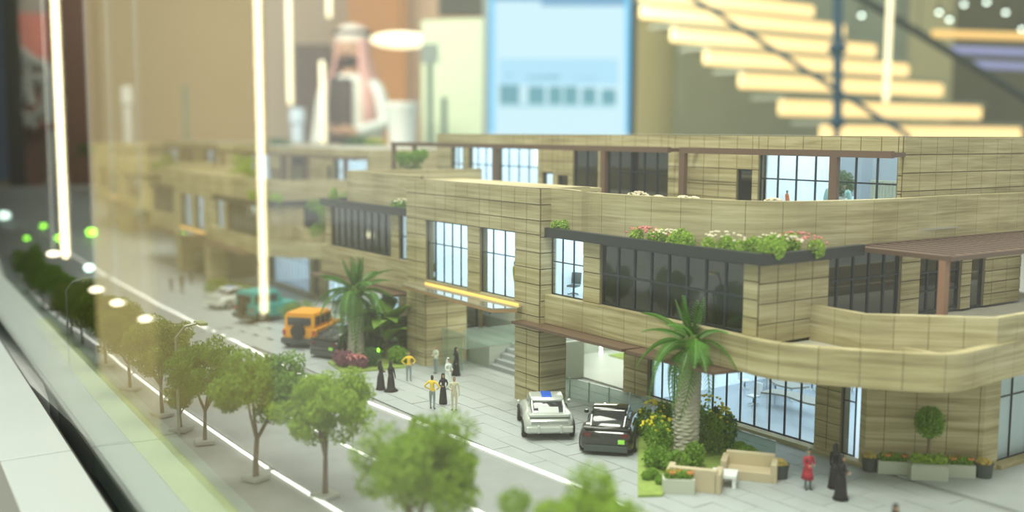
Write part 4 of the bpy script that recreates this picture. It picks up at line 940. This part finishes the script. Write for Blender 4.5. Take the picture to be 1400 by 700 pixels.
def body_parts(arms='down', lean=0, stride=.0):
    V = [(0, 0, .93), (0, 0, 1.10), (lean*.1, 0, 1.28), (lean*.18, 0, 1.42), (lean*.22, 0, 1.50), (lean*.28, 0, 1.56), (lean*.3+.015, 0, 1.66), (lean*.3, 0, 1.74)]
    R = [(.15, .11), (.13, .10), (.17, .11), (.12, .09), .052, .075, .098, .07]; E = [(i, i+1) for i in range(7)]
    A = {'down': ((.02, .24, 1.15), (.08, .26, .88), (.10, .255, .78)), 'hip': ((-.05, .40, 1.18), (.09, .22, 1.02), (.12, .17, 1.0)), 'front': ((.02, .25, 1.16), (.24, .12, 1.10), (.30, .05, 1.12)), 'out': ((.1, .32, 1.2), (.3, .36, 1.12), (.36, .36, 1.14)), 'up': ((.1, .28, 1.22), (.18, .2, 1.48), (.15, .13, 1.58))}
    a0, a1 = (arms, arms) if isinstance(arms, str) else arms
    for s_, am in ((1, a0), (-1, a1)):
        n = len(V); el, wr, hd = A[am]
        V += [(lean*.17, s_*.19, 1.40)]+[(p[0]+lean*.12, s_*p[1], p[2]) for p in (el, wr, hd)]; R += [.062, .045, .034, (.045, .02)]; E += [(3, n), (n, n+1), (n+1, n+2), (n+2, n+3)]
    for s_ in (1, -1):
        n = len(V); k = stride*s_
        V += [(0, s_*.09, .86), (k*.5+.02, s_*.10, .48), (k, s_*.10, .09), (k+.15, s_*.11, .035)]; R += [.095, .06, .042, .038]; E += [(0, n), (n, n+1), (n+1, n+2), (n+2, n+3)]
    return V, E, R
BODYC = {}
def person(c, rz, lab, top, legs, arms='down', h=1.75, hair=HAIR, head=None, lean=0, stride=.03, name='figurine', skirt=None, group=None):
    t = thing(name, lab, 'figurine', c, rz, group)
    key = (arms, lean, stride)
    if key not in BODYC: BODYC[key] = skin_mesh(*body_parts(arms, lean, stride))
    me = BODYC[key].copy(); me.materials.clear()
    for m_ in (top, legs, SKIN, SHOE, hair): me.materials.append(m_)
    for p in me.polygons:
        x, y, z = p.center
        if z > 1.50: mi = 4 if (z > 1.70 or x < lean*.3-.02) else 2
        elif abs(y) < .22 and z < .97 and not (abs(y) > .18 and z > .7): mi = 1 if z > .09 else 3
        else: mi = 0
        if z < 1.5 and abs(y) > .14 or (x > .2):
            # hands
            hz = {'down': z < .86 and abs(y) > .2, 'hip': z < 1.04 and x > .08 and abs(y) > .14, 'front': x > .22, 'out': x > .28, 'up': z > 1.49 and abs(y) > .1}
            am = arms if isinstance(arms, str) else arms[0 if y > 0 else 1]
            if hz[am] and z > .6: mi = 2
        p.material_index = mi
    me.transform(Matrix.Scale(S*h/1.80, 4)); o = bpy.data.objects.new('body', me); link(o, t)
    k = h/1.80
    f = MB(); f.ell((lean*.3+.03, 0, 1.655), (.012+.085, .078, .105), 10, 8); 
    f = MB(); f.ell((lean*.3+.108, 0, 1.64), (.018, .014, .025), 6, 5)          # nose
    for v in range(len(f.v)): f.v[v] = tuple(q*k for q in f.v[v])
    f.build('nose', SKIN, o, local=True)
    e = MB()
    for s_ in (-1, 1): e.ell((lean*.3+.098, s_*.034, 1.668), (.008, .013, .008), 6, 4)
    e.v = [tuple(q*k for q in v) for v in e.v]; e.build('eyes', HAIR, o, local=True)
    if skirt:
        q = MB(); R = []
        prof = ((.14, 1.02), (.19, .8), (.22, .5), (.25, .2), (skirt[1], .02)) if len(skirt) < 3 else ((.15, 1.04), (.19, .9), (.23, .7), (skirt[1], .48))
        for r, z in prof: R.append([(r*k*(1+.06*math.sin(j*3))*math.cos(6.283*j/14)-.02, r*k*.9*(1+.06*math.sin(j*3))*math.sin(6.283*j/14), z*k) for j in range(14)])
        q.rings(R); q.build('robe', skirt[0], t, smooth=True, local=True)
    if head:
        q = MB(); q.rings([[((lean*.3-.015)*k+r*k*math.cos(6.283*j/12)-(.03*k if math.cos(6.283*j/12) > .3 and z < 1.74 else 0)*1.6, r*.92*k*math.sin(6.283*j/12), z*k) for j in range(12)] for r, z in ((.20, 1.30), (.165, 1.42), (.125, 1.52), (.125, 1.64), (.115, 1.73), (.07, 1.80))]); hs = q.build('head_cloth', head, t, smooth=True, local=True)
        if head is not ABAYA: MB().lathe([(.112*k, 1.745*k), (.118*k, 1.76*k), (.108*k, 1.775*k)], k=12).build('head_ring', HAIR, t, local=True)
    return t
face_cam = math.atan2(-28, 47)   # towards the camera
def ppl(px, py, *a, turn=0, z=None, **k):
    q = ag(px, py) if z is None else None; return person((q.x, q.y, gz(q.x)), face_cam+turn, *a, **k)
YEL = mat('yellow_shirt', (.80, .55, .04), .7, var=.05); GREYT = mat('grey_trousers', (.22, .27, .27), .7); CREAM = mat('cream_suit', (.55, .52, .36), .7, var=.05); WHITEC = mat('white_cloth', (.68, .72, .68), .7, var=.04); WSHIRT = mat('pale_shirt', (.55, .58, .48), .7)
ppl(521, 533, 'woman figurine in a black abaya, further left of the pair by the plants', ABAYA, ABAYA, arms='front', h=1.65, skirt=(ABAYA, .3), head=ABAYA, turn=1.9)
ppl(535, 535, 'woman figurine in a black abaya with a long trailing hem, near the plants', ABAYA, ABAYA, arms='down', h=1.68, skirt=(ABAYA, .46), head=ABAYA, turn=2.4)
ppl(559, 521, 'man figurine in yellow shirt and grey trousers beside the portal pier', YEL, GREYT, arms='hip', h=1.75, turn=.2)
ppl(591, 560, 'man figurine in yellow shirt with hands on hips nearest the road', YEL, GREYT, arms='hip', h=1.85, turn=2.8)
ppl(606, 553, 'woman figurine in a black abaya between the yellow-shirted man and the cream suit', ABAYA, ABAYA, arms='front', h=1.65, skirt=(ABAYA, .26), head=ABAYA, turn=.3)
ppl(621, 561, 'man figurine in a cream suit with dark shoes', CREAM, CREAM, arms=('down', 'front'), h=1.8, turn=-.1)
ppl(596, 511, 'man figurine in pale shirt and grey trousers standing at the portal pier', WSHIRT, GREYT, arms='front', h=1.72, turn=-.9)
ppl(613, 532, 'man figurine in a white robe and headcloth', WHITEC, WHITEC, arms='front', h=1.75, skirt=(WHITEC, .24), head=WHITEC, turn=.8)
ppl(624, 514, 'woman figurine in a black abaya at the foot of the stairs', ABAYA, ABAYA, arms='down', h=1.7, skirt=(ABAYA, .3), head=ABAYA, turn=1.2)
RED = mat('red_dress', (.42, .03, .05), .7); GREYS = mat('grey_scarf', (.14, .17, .16), .8)
ppl(1104, 670, 'woman figurine in a knee-length red dress and grey scarf', RED, GREYS, arms='front', h=1.72, head=GREYS, skirt=(RED, .27, 1), turn=.3)
q = ag(1104, 670); 
ppl(1141, 668, 'taller woman figurine in a black abaya by the corner window', ABAYA, ABAYA, arms='down', h=1.85, skirt=(ABAYA, .28), head=ABAYA, turn=2.2)
ppl(1150, 684, 'woman figurine in a black abaya standing closer to the camera than her companion', ABAYA, ABAYA, arms='front', h=1.8, skirt=(ABAYA, .32), head=ABAYA, turn=1.0)
_hp = az(1225, 692, 1.62); person((_hp.x, _hp.y, 0), face_cam, 'figurine in black at the bottom edge, right of the two robed women', ABAYA, ABAYA, arms='down', h=1.7, head=ABAYA, skirt=(ABAYA, .3))
for px, py, h, lab in ((234, 399, 1.5, 'dim blurred figurine, leftmost of three before the far building'), (249, 401, 2.0, 'dark blurred figurine in the middle of three before the far building'), (262, 389, 1.9, 'dark blurred figurine at the portal of the blurred building')):
    ppl(px, py, lab, mat('dim_cloth', (.10, .08, .06), .8), mat('dim_cloth', (.10, .08, .06), .8), arms='front', h=h)
person((GX(1129, 46.3, 268), 46.3, 9.66), .3, 'figurine in a pale blue shirt leaning to the right behind the penthouse glass', mat('ice_shirt', (.45, .75, .75), .6), mat('ice_shirt', (.45, .75, .75), .6), arms='front', h=1.85, lean=.9)
person((GX(1162, 46.3, 268), 46.3, 9.66), 3.3, 'figurine in a pale blue shirt leaning to the left behind the penthouse glass', mat('ice_shirt', (.45, .75, .75), .6), mat('ice_shirt', (.45, .75, .75), .6), arms='front', h=1.8, lean=.9)
person((GX(1076, 46.3, 268), 46.3, 9.66), 1.2, 'figurine in orange seen low behind the penthouse glass', mat('orange_shirt', (.85, .2, .02), .6), GREYT, h=1.35)
person((GX(748, 33.3, 380), 33.6, 5.76), -1.2, 'grey figurine standing inside the bright second-floor window', mat('check_grey', (.10, .13, .14), .7, var=.6, scale=200), GREYT, h=1.9)
person((GX(704, 33.4, 380), 33.4, 5.3), 1.2, 'yellow-clad figurine half hidden at the right edge of the portal window', YEL, YEL, h=1.85)
q = ax(627, 440, -60); person((-60.3, q.y, 1.42), -.5, 'pale grey figurine behind the lobby glass', mat('pale_grey_cloth', (.4, .45, .43), .7), GREYT, h=1.8)
q = ax(648, 442, -60); person((-60.3, q.y, 1.42), -.5, 'yellow-shirted figurine behind the lobby glass', YEL, YEL, h=1.6)

# ================================================================= THE ROOM BEHIND
def vwall(name, p0, p1, z0, z1, m_, th=3, st=True, parent=None):
    a, b = Vector((p0[0], p0[1], 0)), Vector((p1[0], p1[1], 0)); d = (b-a).normalized(); n = Vector((-d.y, d.x, 0))
    if n.dot(a) < 0: n = -n
    q = MB(); q.rings([[(p.x, p.y, z0), (p.x+n.x*th, p.y+n.y*th, z0), (p.x+n.x*th, p.y+n.y*th, z1), (p.x, p.y, z1)] for p in (a, b)])
    o = q.build(name, m_, parent)
    if st and parent is None: struct(o)
    return o
def dp(px, D): p = ad(px, 182, D*60); return (p.x, p.y)
BEIGE = mat('plaster_beige', (.46, .36, .25), .85, var=.05, scale=1.5); KHAKI = mat('plaster_khaki', (.46, .44, .26), .85, var=.06, scale=1.5); GREENW = mat('panel_green', (.58, .66, .46), .7, var=.04, scale=1.5)
TOPZ = 190
vwall('wall_left', dp(-260, 9.6), dp(470, 9.6), FLZ, TOPZ, BEIGE)
vwall('wall_back', dp(470, 9.6), dp(720, 9.8), FLZ, TOPZ, mat('plaster_rose', (.52, .38, .27), .85, var=.05, scale=1.5))
vwall('wall_right', dp(720, 9.8), dp(1900, 13.5), FLZ, TOPZ, KHAKI)
vwall('trim_3', dp(478, 9.3), dp(556, 9.3), FLZ, TOPZ, mat('terracotta_panel', (.50, .24, .09), .8, var=.05), th=6)
vwall('wall_partition', dp(577, 7.2), dp(672, 7.0), FLZ, ad(600, 28, 7.1*60).z, GREENW, th=8)
vwall('trim_4', dp(600, 8.3), dp(668, 8.3), ad(600, 20, 8.2*60).z, ad(600, -60, 8.2*60).z, mat('dark_soffit', (.06, .06, .045), .7), th=8)
vwall('trim_5', dp(1235, 11.2), dp(1900, 12.6), FLZ, TOPZ, mat('dark_green_panel', (.13, .13, .085), .8, var=.2, scale=2), th=6)  # far right panel in dark grey-green
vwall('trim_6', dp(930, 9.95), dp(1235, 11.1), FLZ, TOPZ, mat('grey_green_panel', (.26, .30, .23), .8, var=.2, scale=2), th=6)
# far-left: dark column, brown partition, blue panel
vwall('wall_column', dp(70, 6.6), dp(128, 6.6), FLZ, TOPZ, mat('brown_column', (.12, .065, .045), .7), th=10)
vwall('trim_7', dp(10, 6.0), dp(22, 6.0), FLZ, TOPZ, mat('black_frame', (.012, .02, .018), .5), th=6)
vwall('trim_8', dp(-40, 6.1), dp(10, 6.1), ad(0, 250, 360).z, TOPZ, mat('blue_panel', (.10, .17, .32), .6), th=4)
vwall('trim_9', dp(-120, 6.6), dp(140, 6.6), FLZ, ad(0, 300, 390).z, mat('dark_low_panel', (.03, .05, .035), .7), th=14)
# poster with grey brush strokes
t = thing('poster', 'tall banner with a red-pink ground and grey brush-stroke curves', 'poster', (*dp(44, 6.3), FLZ))
a, b = dp(20, 6.3), dp(70, 6.35)
P_ = mat('poster_pink', (.62, .22, .17), .7, var=.06); P2 = mat('poster_grey', (.34, .36, .33), .7, var=.2, scale=30)
vwall('poster_board', a, b, ad(40, 300, 380).z, ad(40, 20, 380).z, P_, th=1.5, parent=t)
vwall('poster_head', a, b, ad(40, 20, 380).z, TOPZ, mat('poster_head', (.33, .30, .26), .7), th=1.5, parent=t)
vwall('poster_foot', a, b, FLZ, ad(40, 175, 380).z, mat('poster_foot', (.26, .22, .19), .7, var=.25, scale=8), th=1.6, parent=t)
def stroke(pts, r): MB().tube([tuple(ad(x_, y_, 374)) for x_, y_ in spline(pts, 5)], r, 6).build('brush_stroke', P2, t)
stroke([(22, 45), (26, 75), (38, 95), (30, 130), (26, 150), (40, 160), (58, 150), (62, 120), (50, 105), (40, 120), (44, 145)], 1.6)
stroke([(30, 70), (45, 85), (62, 92), (68, 130), (66, 170)], 2.0); stroke([(22, 100), (24, 140), (34, 165), (50, 172)], 1.5); stroke([(72, 180), (72, 230), (70, 270), (62, 300)], 1.8)
# big display screen
t = thing('display_screen', 'large bright blue-white display screen in a slim frame behind the model', 'screen', (*dp(765, 6.4), FLZ))
a, b = dp(668, 6.4), dp(861, 6.75)
def sp(px, py):
    p = Vector((*a, 0)).lerp(Vector((*b, 0)), 0); d = ray(px, py); A, Bb = Vector(a), Vector(b); e = Bb-A
    k = (A.x*e.y-A.y*e.x)/(d.x*e.y-d.y*e.x); return CAM+d*k
SCW = mat('screen_white', (.05, .05, .05), .4, emit=(.62, .86, 1.0), es=.95, var=0)
vwall('screen_panel', a, b, FLZ+10, sp(765, -60).z, SCW, th=3, parent=t)
def onscr(name, quads, m_):
    q = MB()
    for (x0, y0, x1, y1) in quads:
        P4 = [sp(x0, y0), sp(x1, y0), sp(x1, y1), sp(x0, y1)]; P4 = [p*(1-.0022) for p in P4]; P4 = [Vector((p.x, p.y, p.z+CAMH*.0022)) for p in P4]; q.quad(*P4)
    return q.build(name, m_, t)
bl = lambda n, c, s_=1: mat('scr_'+n, (.03, .03, .03), .4, emit=c, es=s_, var=0)
onscr('picture_top', [(740, -60, 855, 8), (672, -60, 740, 1)], bl('a', (.16, .36, .60)))
onscr('picture_edge', [(669, -60, 676, 183), (855, -60, 861, 183)], bl('b', (.15, .60, 1.0)))
onscr('picture_sky', [(682, 80, 845, 116)], bl('c', (.42, .72, .95)))
onscr('picture_building', [(683, 116, 710, 142), (722, 118, 745, 142), (750, 118, 768, 142), (771, 118, 790, 143), (796, 120, 815, 143), (822, 122, 842, 144)], bl('d', (.13, .36, .45)))
onscr('picture_roof', [(685, 101, 700, 105), (720, 103, 765, 108), (778, 106, 815, 109)], bl('e', (.16, .42, .52)))
onscr('picture_ground', [(683, 142, 842, 147)], bl('f', (.40, .66, .80)))
for px, m_ in ((664, mat('screen_frame', (.30, .36, .36), .4)), (864, mat('screen_frame_dark', (.02, .05, .07), .4))):
    d0 = dp(px-4, 6.38 if px < 700 else 6.7); d1 = dp(px+4, 6.38 if px < 700 else 6.7); vwall('screen_frame', d0, d1, FLZ+6, 150, m_, th=4, parent=t)
# pendant disc lamp
q = ad(548, 55, 8.2*60); t = thing('pendant_lamp', 'flat round glowing pendant lamp beside the standing man', 'lamp', (q.x, q.y, q.z))
LW = mat('lamp_glow', (.9, .85, .7), .4, emit=(1, .86, .55), es=1.9, var=0)
MB().ell((0, 0, 0), (14, 14, 3.6), 24, 10).build('lamp_shade', LW, t, smooth=True, local=True); MB().tube([(0, 0, 3), (0, 0, 120)], .3).build('cable', BLACKBAND, t, local=True)
# tube lamps hanging behind
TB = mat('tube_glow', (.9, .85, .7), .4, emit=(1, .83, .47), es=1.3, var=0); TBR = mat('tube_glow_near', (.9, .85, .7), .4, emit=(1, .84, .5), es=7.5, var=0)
def hang_tube(px, py0, py1, D, r, m_, lab, refl=False, px0=None):
    B0 = ad(px, py1, D*60); T0 = ad(px0 if px0 is not None else px, max(py0, 0), D*60); z1 = T0.z if py0 > 0 else 150
    P0 = Vector((B0.x, B0.y, B0.z)); P1 = Vector((B0.x, B0.y, z1))
    if refl: P0, P1 = mirror(P0), mirror(P1)
    t = thing('light_tube', lab, 'lamp', P0, 0, 'hanging light tubes'); h = P1.z-P0.z
    MB().lathe([(r*.6, 0), (r, r*.6), (r, h-r*.6), (r*.6, h)], k=10).build('tube', m_, t, local=True)
    MB().lathe([(.15, h), (.15, h+60)], k=5).build('cable', FRAME_L, t, local=True)
hang_tube(397, -50, 143, 7.6, 1.05, TB, 'light tube hanging left of the standing man, ending above the roof line')
hang_tube(450, -50, 24, 7.8, 1.05, TB, 'short-looking light tube ending over the head of the standing man')
hang_tube(442, 84, 200, 7.0, .9, TB, 'light tube hanging in front of the standing man')
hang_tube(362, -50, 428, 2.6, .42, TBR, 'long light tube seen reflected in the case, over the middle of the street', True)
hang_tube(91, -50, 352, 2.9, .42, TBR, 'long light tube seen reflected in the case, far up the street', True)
hang_tube(1211, -50, 140, 5.5, .9, mat('tube_glow_dim', (.9, .85, .7), .4, emit=(1, .83, .47), es=1.2, var=0), 'faint light tube hanging in front of the glowing stair')
# round lamps whose reflections float over the trees
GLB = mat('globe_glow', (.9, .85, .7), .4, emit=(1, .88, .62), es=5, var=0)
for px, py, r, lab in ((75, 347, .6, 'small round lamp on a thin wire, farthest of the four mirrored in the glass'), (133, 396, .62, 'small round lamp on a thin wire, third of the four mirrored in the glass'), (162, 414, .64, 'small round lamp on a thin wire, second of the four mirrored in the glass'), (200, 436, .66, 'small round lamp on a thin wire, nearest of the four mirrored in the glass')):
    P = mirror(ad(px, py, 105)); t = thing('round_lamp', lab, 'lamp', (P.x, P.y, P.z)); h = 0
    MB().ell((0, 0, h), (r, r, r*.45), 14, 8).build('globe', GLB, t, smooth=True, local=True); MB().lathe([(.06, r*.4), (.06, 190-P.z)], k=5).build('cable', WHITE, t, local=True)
# pale lit partition and dark screen on the visitor side (seen in the glass)
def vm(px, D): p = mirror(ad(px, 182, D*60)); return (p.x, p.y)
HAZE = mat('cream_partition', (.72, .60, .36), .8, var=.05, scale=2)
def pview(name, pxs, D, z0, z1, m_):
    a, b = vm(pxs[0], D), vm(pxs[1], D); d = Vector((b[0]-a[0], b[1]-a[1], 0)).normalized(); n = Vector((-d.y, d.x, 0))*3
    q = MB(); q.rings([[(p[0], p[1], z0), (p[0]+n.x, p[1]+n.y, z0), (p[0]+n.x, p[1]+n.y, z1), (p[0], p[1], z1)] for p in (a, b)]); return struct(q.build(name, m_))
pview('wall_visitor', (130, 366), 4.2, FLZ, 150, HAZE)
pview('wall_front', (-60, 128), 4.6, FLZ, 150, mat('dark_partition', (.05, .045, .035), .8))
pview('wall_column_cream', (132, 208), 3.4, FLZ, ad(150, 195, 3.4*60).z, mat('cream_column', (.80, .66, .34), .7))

# glowing staircase
t = thing('glowing_staircase', 'staircase with warm glowing risers climbing away to the left', 'staircase', (*dp(1200, 7.5), FLZ))
RISER = mat('riser_glow', (.9, .7, .4), .4, emit=(1, .65, .27), es=1.1, var=0); TREAD = mat('tread_dark', (.30, .33, .27), .6)
Ls = [(878, 15, 1222, 48), (920, 47, 1268, 74), (965, 78, 1312, 102), (1013, 110, 1362, 130), (1068, 147, 1415, 160), (1125, 182, 1470, 190), (1185, 218, 1530, 222)]
Ls = [(790, -46, 1130, -2), (835, -15, 1177, 22)]+Ls
steps = []
for i, (x0, y0, x1, y1) in enumerate(Ls):
    D0 = 7.3+(6-i)*.22; A = ad(x0, y0, D0*60); d = ray(x1, y1); Bp = CAM+d*((A.z-CAMH)/d.z) if (A.z-CAMH) > 18 else None
    steps.append((A, Bp))
# horizontal run of each step, from the well-conditioned upper ones
dirs = [(b-a) for a, b in steps[1:5]]; dv = sum(dirs, Vector())/len(dirs); dv.z = 0; LEN = dv.length; dv.normalize(); nv = Vector((-dv.y, dv.x, 0))
if nv.dot(_F) < 0: nv = -nv
print('stair len', LEN, dv, [round(d.length) for d in dirs])
LEN = min(LEN, 150)
for i, (A, Bp) in enumerate(steps):
    hgt = 6.4; q = MB(); a, b = A, A+dv*LEN
    q.rings([[(p.x, p.y, A.z-hgt/2), (p.x+nv.x*2, p.y+nv.y*2, A.z-hgt/2), (p.x+nv.x*2, p.y+nv.y*2, A.z+hgt/2), (p.x, p.y, A.z+hgt/2)] for p in (a, b)]); q.build('glowing_riser', RISER, t, bevel=1.2)
    q = MB(); q.rings([[(p.x+nv.x*k1, p.y+nv.y*k1, A.z+z_) for k1, z_ in ((-2, hgt/2+.2), (16, hgt/2+.2), (16, hgt/2+1.6), (-2, hgt/2+1.6))] for p in (a, b)]); q.build('tread', TREAD, t)
# rods and post in front of it
RODB = mat('rod_blue', (.05, .13, .20), .4, .3); RODD = mat('rod_dark', (.05, .07, .06), .4, .3)
t = thing('steel_bracing', 'blue steel post with crossing diagonal rods in front of the glowing stair', 'bracing', (*dp(1145, 5.5), FLZ))
MB().tube([ad(1146, -60, 330), ad(1145, 158, 330)], 1.5, 8).build('post', RODB, t); MB().ell(tuple(ad(1145, 66, 330)), (3, 3, 2.2), 10, 6).build('bracket', RODB, t); MB().lathe([(1.5, 0), (2.6, -2), (1.5, -4)], tuple(ad(1145, 158, 330)), 10).build('foot', RODB, t)
MB().tube([ad(920, -20, 330), ad(1048, 62, 328), ad(1245, 188, 326)], .85, 8).build('rod', RODB, t); MB().tube([ad(1140, -25, 360), ad(1420, 145, 350)], 1.3, 8).build('rod', RODD, t)
MB().tube([ad(1145, 158, 330), Vector((*dp(1145, 5.5), FLZ))], 1.0, 8).build('lower_post', RODB, t)
# ceiling spots far away
DOT = mat('spot_glow', (.9, 1, .95), .4, emit=(.85, 1, .92), es=5, var=0)
for px, py in ((1178, 21), (1234, 31), (1256, 46), (1318, 6), (1375, 17), (1349, 3), (1298, 27), (1284, 17), (1397, 40)):
    q = ad(px, py, 9.4*60); t = thing('spotlight', 'small round white spotlight high up behind the stair', 'lamp', (q.x, q.y, q.z), 0, 'small spotlights behind the stair'); MB().ell((0, 0, 0), (1.1, 1.1, .8), 8, 6).build('lens', DOT, t, local=True); MB().lathe([(1.3, .5), (1.3, 3), (.3, 3.2), (.3, 70)], k=8).build('housing', BLACKBAND, t, local=True)
# amber light lines and blue screen at the right
for px0, px1, py, m_, lab in ((1275, 1400, 46, mat('amber_line', (.8, .5, .2), .4, emit=(.75, .45, .14), es=.8, var=0), 'thin amber light line high at the right'), (1300, 1400, 68, mat('violet_line', (.3, .3, .6), .4, emit=(.20, .24, .42), es=.5, var=0), 'dim violet light panel at the upper right'), (1330, 1400, 88, mat('violet_line', (.3, .3, .6), .4, emit=(.20, .24, .42), es=.5, var=0), 'lower dim violet light panel at the upper right')):
    a, b = ad(px0, py, 565), ad(px1+60, py+6, 565); t = tag(MB().tube([a, b], 2.0, 6).build('light_line', m_), lab, 'lamp')
# sign posts, cloth table
for px, y0, y1, D, bw, lab in ((588, 62, 88, 5.6, 1, 'teal signpost with a pale rectangular sign in front of the green partition'),):
    t = thing('signpost', lab, 'sign', (*dp(px, D), FLZ)); zt = ad(px, y0, D*60).z
    MB().tube([(0, 0, 0), (0, 0, zt-FLZ)], .9, 8).build('pole', mat('teal_pole', (.12, .22, .20), .5), t, local=True)
    a, b = Vector((*dp(576, D-.05), 0)), Vector((*dp(600, D-.05), 0)); q = MB(); q.rings([[(p.x, p.y, ad(px, y1, D*60).z), (p.x*1.003, p.y*1.003, ad(px, y1, D*60).z), (p.x*1.003, p.y*1.003, zt), (p.x, p.y, zt)] for p in (a, b)]); q.build('sign_plate', mat('sign_plate', (.42, .50, .46), .5), t)
t = thing('signpost', 'short teal post standing against the green partition', 'sign', (*dp(607, 5.9), FLZ)); zt = ad(607, 133, 5.9*60).z; MB().tube([(0, 0, 0), (0, 0, zt-FLZ)], 1.0, 8).build('pole', mat('teal_pole', (.12, .22, .20), .5), t, local=True)
t = thing('cloth_table', 'white draped stand to the right of the standing man', 'table', (*dp(550, 6.8), FLZ)); zt = ad(550, 140, 6.8*60).z-FLZ
MB().lathe([(15, 0), (9, zt*.6), (5, zt*.8), (6, zt-2), (7, zt)], k=16).build('cloth', WHITEC, t, smooth=True, local=True)
for px, py0, py1, D, r, m_, lab in ((175, 118, 196, 5.6, 1.4, WHITE, 'slim white upright standing in for a blurry reflection by the beige wall'), (255, 118, 190, 7.5, .8, mat('teal_pole', (.12, .22, .20), .5), 'thin grey upright standing in for a small reflection by the beige wall'), (407, 148, 196, 6.8, 2.4, mat('ice_panel', (.5, .6, .7), .5), 'pale blue slim display stand left of the standing man')):
    t = thing('blurry_upright', lab, 'stand', (*dp(px, D), FLZ)); zt = ad(px, py0, D*60).z-FLZ; MB().lathe([(r*4, 0), (r*4, 1.5), (r, 2.5), (r, zt*.92), (r*1.3, zt*.93), (r*1.2, zt)], k=10).build('column', m_, t, local=True)  # first two uprights stand in for blurry reflections
# dark doorway behind the man
vwall('door_1', dp(404, 9.4), dp(452, 9.4), FLZ, ad(430, 62, 9.4*60).z, mat('dark_doorway', (.12, .085, .06), .8), th=4)
# ---- the standing visitor
M2 = 60.0
P = dp(483, 7.3); hm = 1.80
t = thing('person', 'man in white robe, dark waistcoat and red-white headcloth standing beyond the model', 'person', (P[0], P[1], FLZ), math.atan2(-P[1], -P[0])-.45)
V, E, R = body_parts(('front', 'down'), .1, .05)
me = skin_mesh(V, E, R, 2); me.materials.append(WHITEC); me.materials.append(SKIN); me.materials.append(SHOE)
for p in me.polygons:
    x, y, z = p.center; p.material_index = 1 if z > 1.49 or x > .25 or (z < .86 and abs(y) > .21 and z > .5) else (2 if z < .08 else 0)
k = hm/1.8; zoff = (ad(485, 40, 7.3*60).z-FLZ)/60-1.80; k = 1+zoff/1.8
me.transform(Matrix.Scale(k, 4)); link(bpy.data.objects.new('body', me), t); BODY = t.children[0] if t.children else None
def mm(mb, name, m_, smooth=True): mb.v = [tuple(q*k*M2 for q in v) for v in mb.v]; return mb.build(name, m_, t, smooth=smooth, local=True)
q = MB(); q.rings([[(r*math.cos(6.283*j/20), r*1.12*math.sin(6.283*j/20), z) for j in range(20)] for r, z in ((.17, 1.44), (.19, 1.3), (.19, 1.0), (.22, .6), (.27, .12))]); mm(q, 'robe', mat('ivory_robe', (.62, .62, .54), .8))
q = MB(); q.rings([[(r*1.03*math.cos(a_), r*1.16*math.sin(a_), z) for a_ in [(-.42+j*.1)*1.0 for j in range(9)]]+[((r-.02)*math.cos(a_), (r-.02)*1.12*math.sin(a_), z) for a_ in [(.38-j*.1) for j in range(9)]] for r, z in ((.19, 1.46), (.205, 1.3), (.205, 1.05), (.215, .85))]); mm(q, 'waistcoat', mat('dark_waistcoat', (.05, .035, .03), .8))
CHK = mat('red_white_cloth', (.60, .34, .30), .85, var=.45, scale=60)
q = MB(); RR = []
for r, z, b_ in ((.24, 1.12, .0), (.235, 1.3, .0), (.19, 1.45, .02), (.14, 1.55, .03), (.128, 1.66, .03), (.122, 1.75, .02), (.08, 1.82, .0)):
    RR.append([((r+.0)*math.cos(a_)-.01, r*.95*math.sin(a_), z) for a_ in [.75+j*(6.283-1.5)/17 for j in range(18)]]+[((r-.02)*math.cos(a_)-.01, (r-.02)*.95*math.sin(a_), z-.01) for a_ in [6.283-.75-j*(6.283-1.5)/17 for j in range(18)]])
q.rings(RR); mm(q, 'head_cloth', CHK)
q = MB(); q.ell((-.01, 0, 1.74), (.128, .122, .09), 14, 8); mm(q, 'cap_fold', mat('white_fold', (.70, .66, .58), .8))
q = MB(); q.rings([[((.13+rr*math.cos(b_))*math.cos(a_)-.01, (.125+rr*math.cos(b_))*math.sin(a_), 1.765+rr*math.sin(b_)) for b_ in (0, 1.57, 3.14, 4.71)] for a_, rr in [(6.283*j/16, .014) for j in range(17)]], False); mm(q, 'head_ring', HAIR)
f = MB(); f.ell((.125, 0, 1.64), (.022, .016, .03), 8, 6); mm(f, 'nose', SKIN)
f = MB(); f.ell((.06, 0, 1.585), (.07, .07, .06), 12, 8); mm(f, 'beard', HAIR)
f = MB(); [f.ell((.108, s_*.036, 1.672), (.012, .016, .009), 8, 5) for s_ in (-1, 1)]; mm(f, 'eyes', HAIR)
f = MB(); f.ell((.125, 0, 1.595), (.012, .028, .008), 8, 5); mm(f, 'mouth', mat('lip', (.35, .14, .11), .6))
for k_ in range(4):
    f = MB(); y0 = .03+k_*.022; f.tube([(.31, y0, 1.12), (.36, y0-.005, 1.115-.004*k_), (.375, y0-.01, 1.09)], [.010, .009, .007], 6); mm(f, 'finger', SKIN)
f = MB(); f.tube([(.28, .02, 1.13), (.31, -.01, 1.14), (.335, -.015, 1.135)], [.012, .011, .009], 6); mm(f, 'thumb', SKIN)
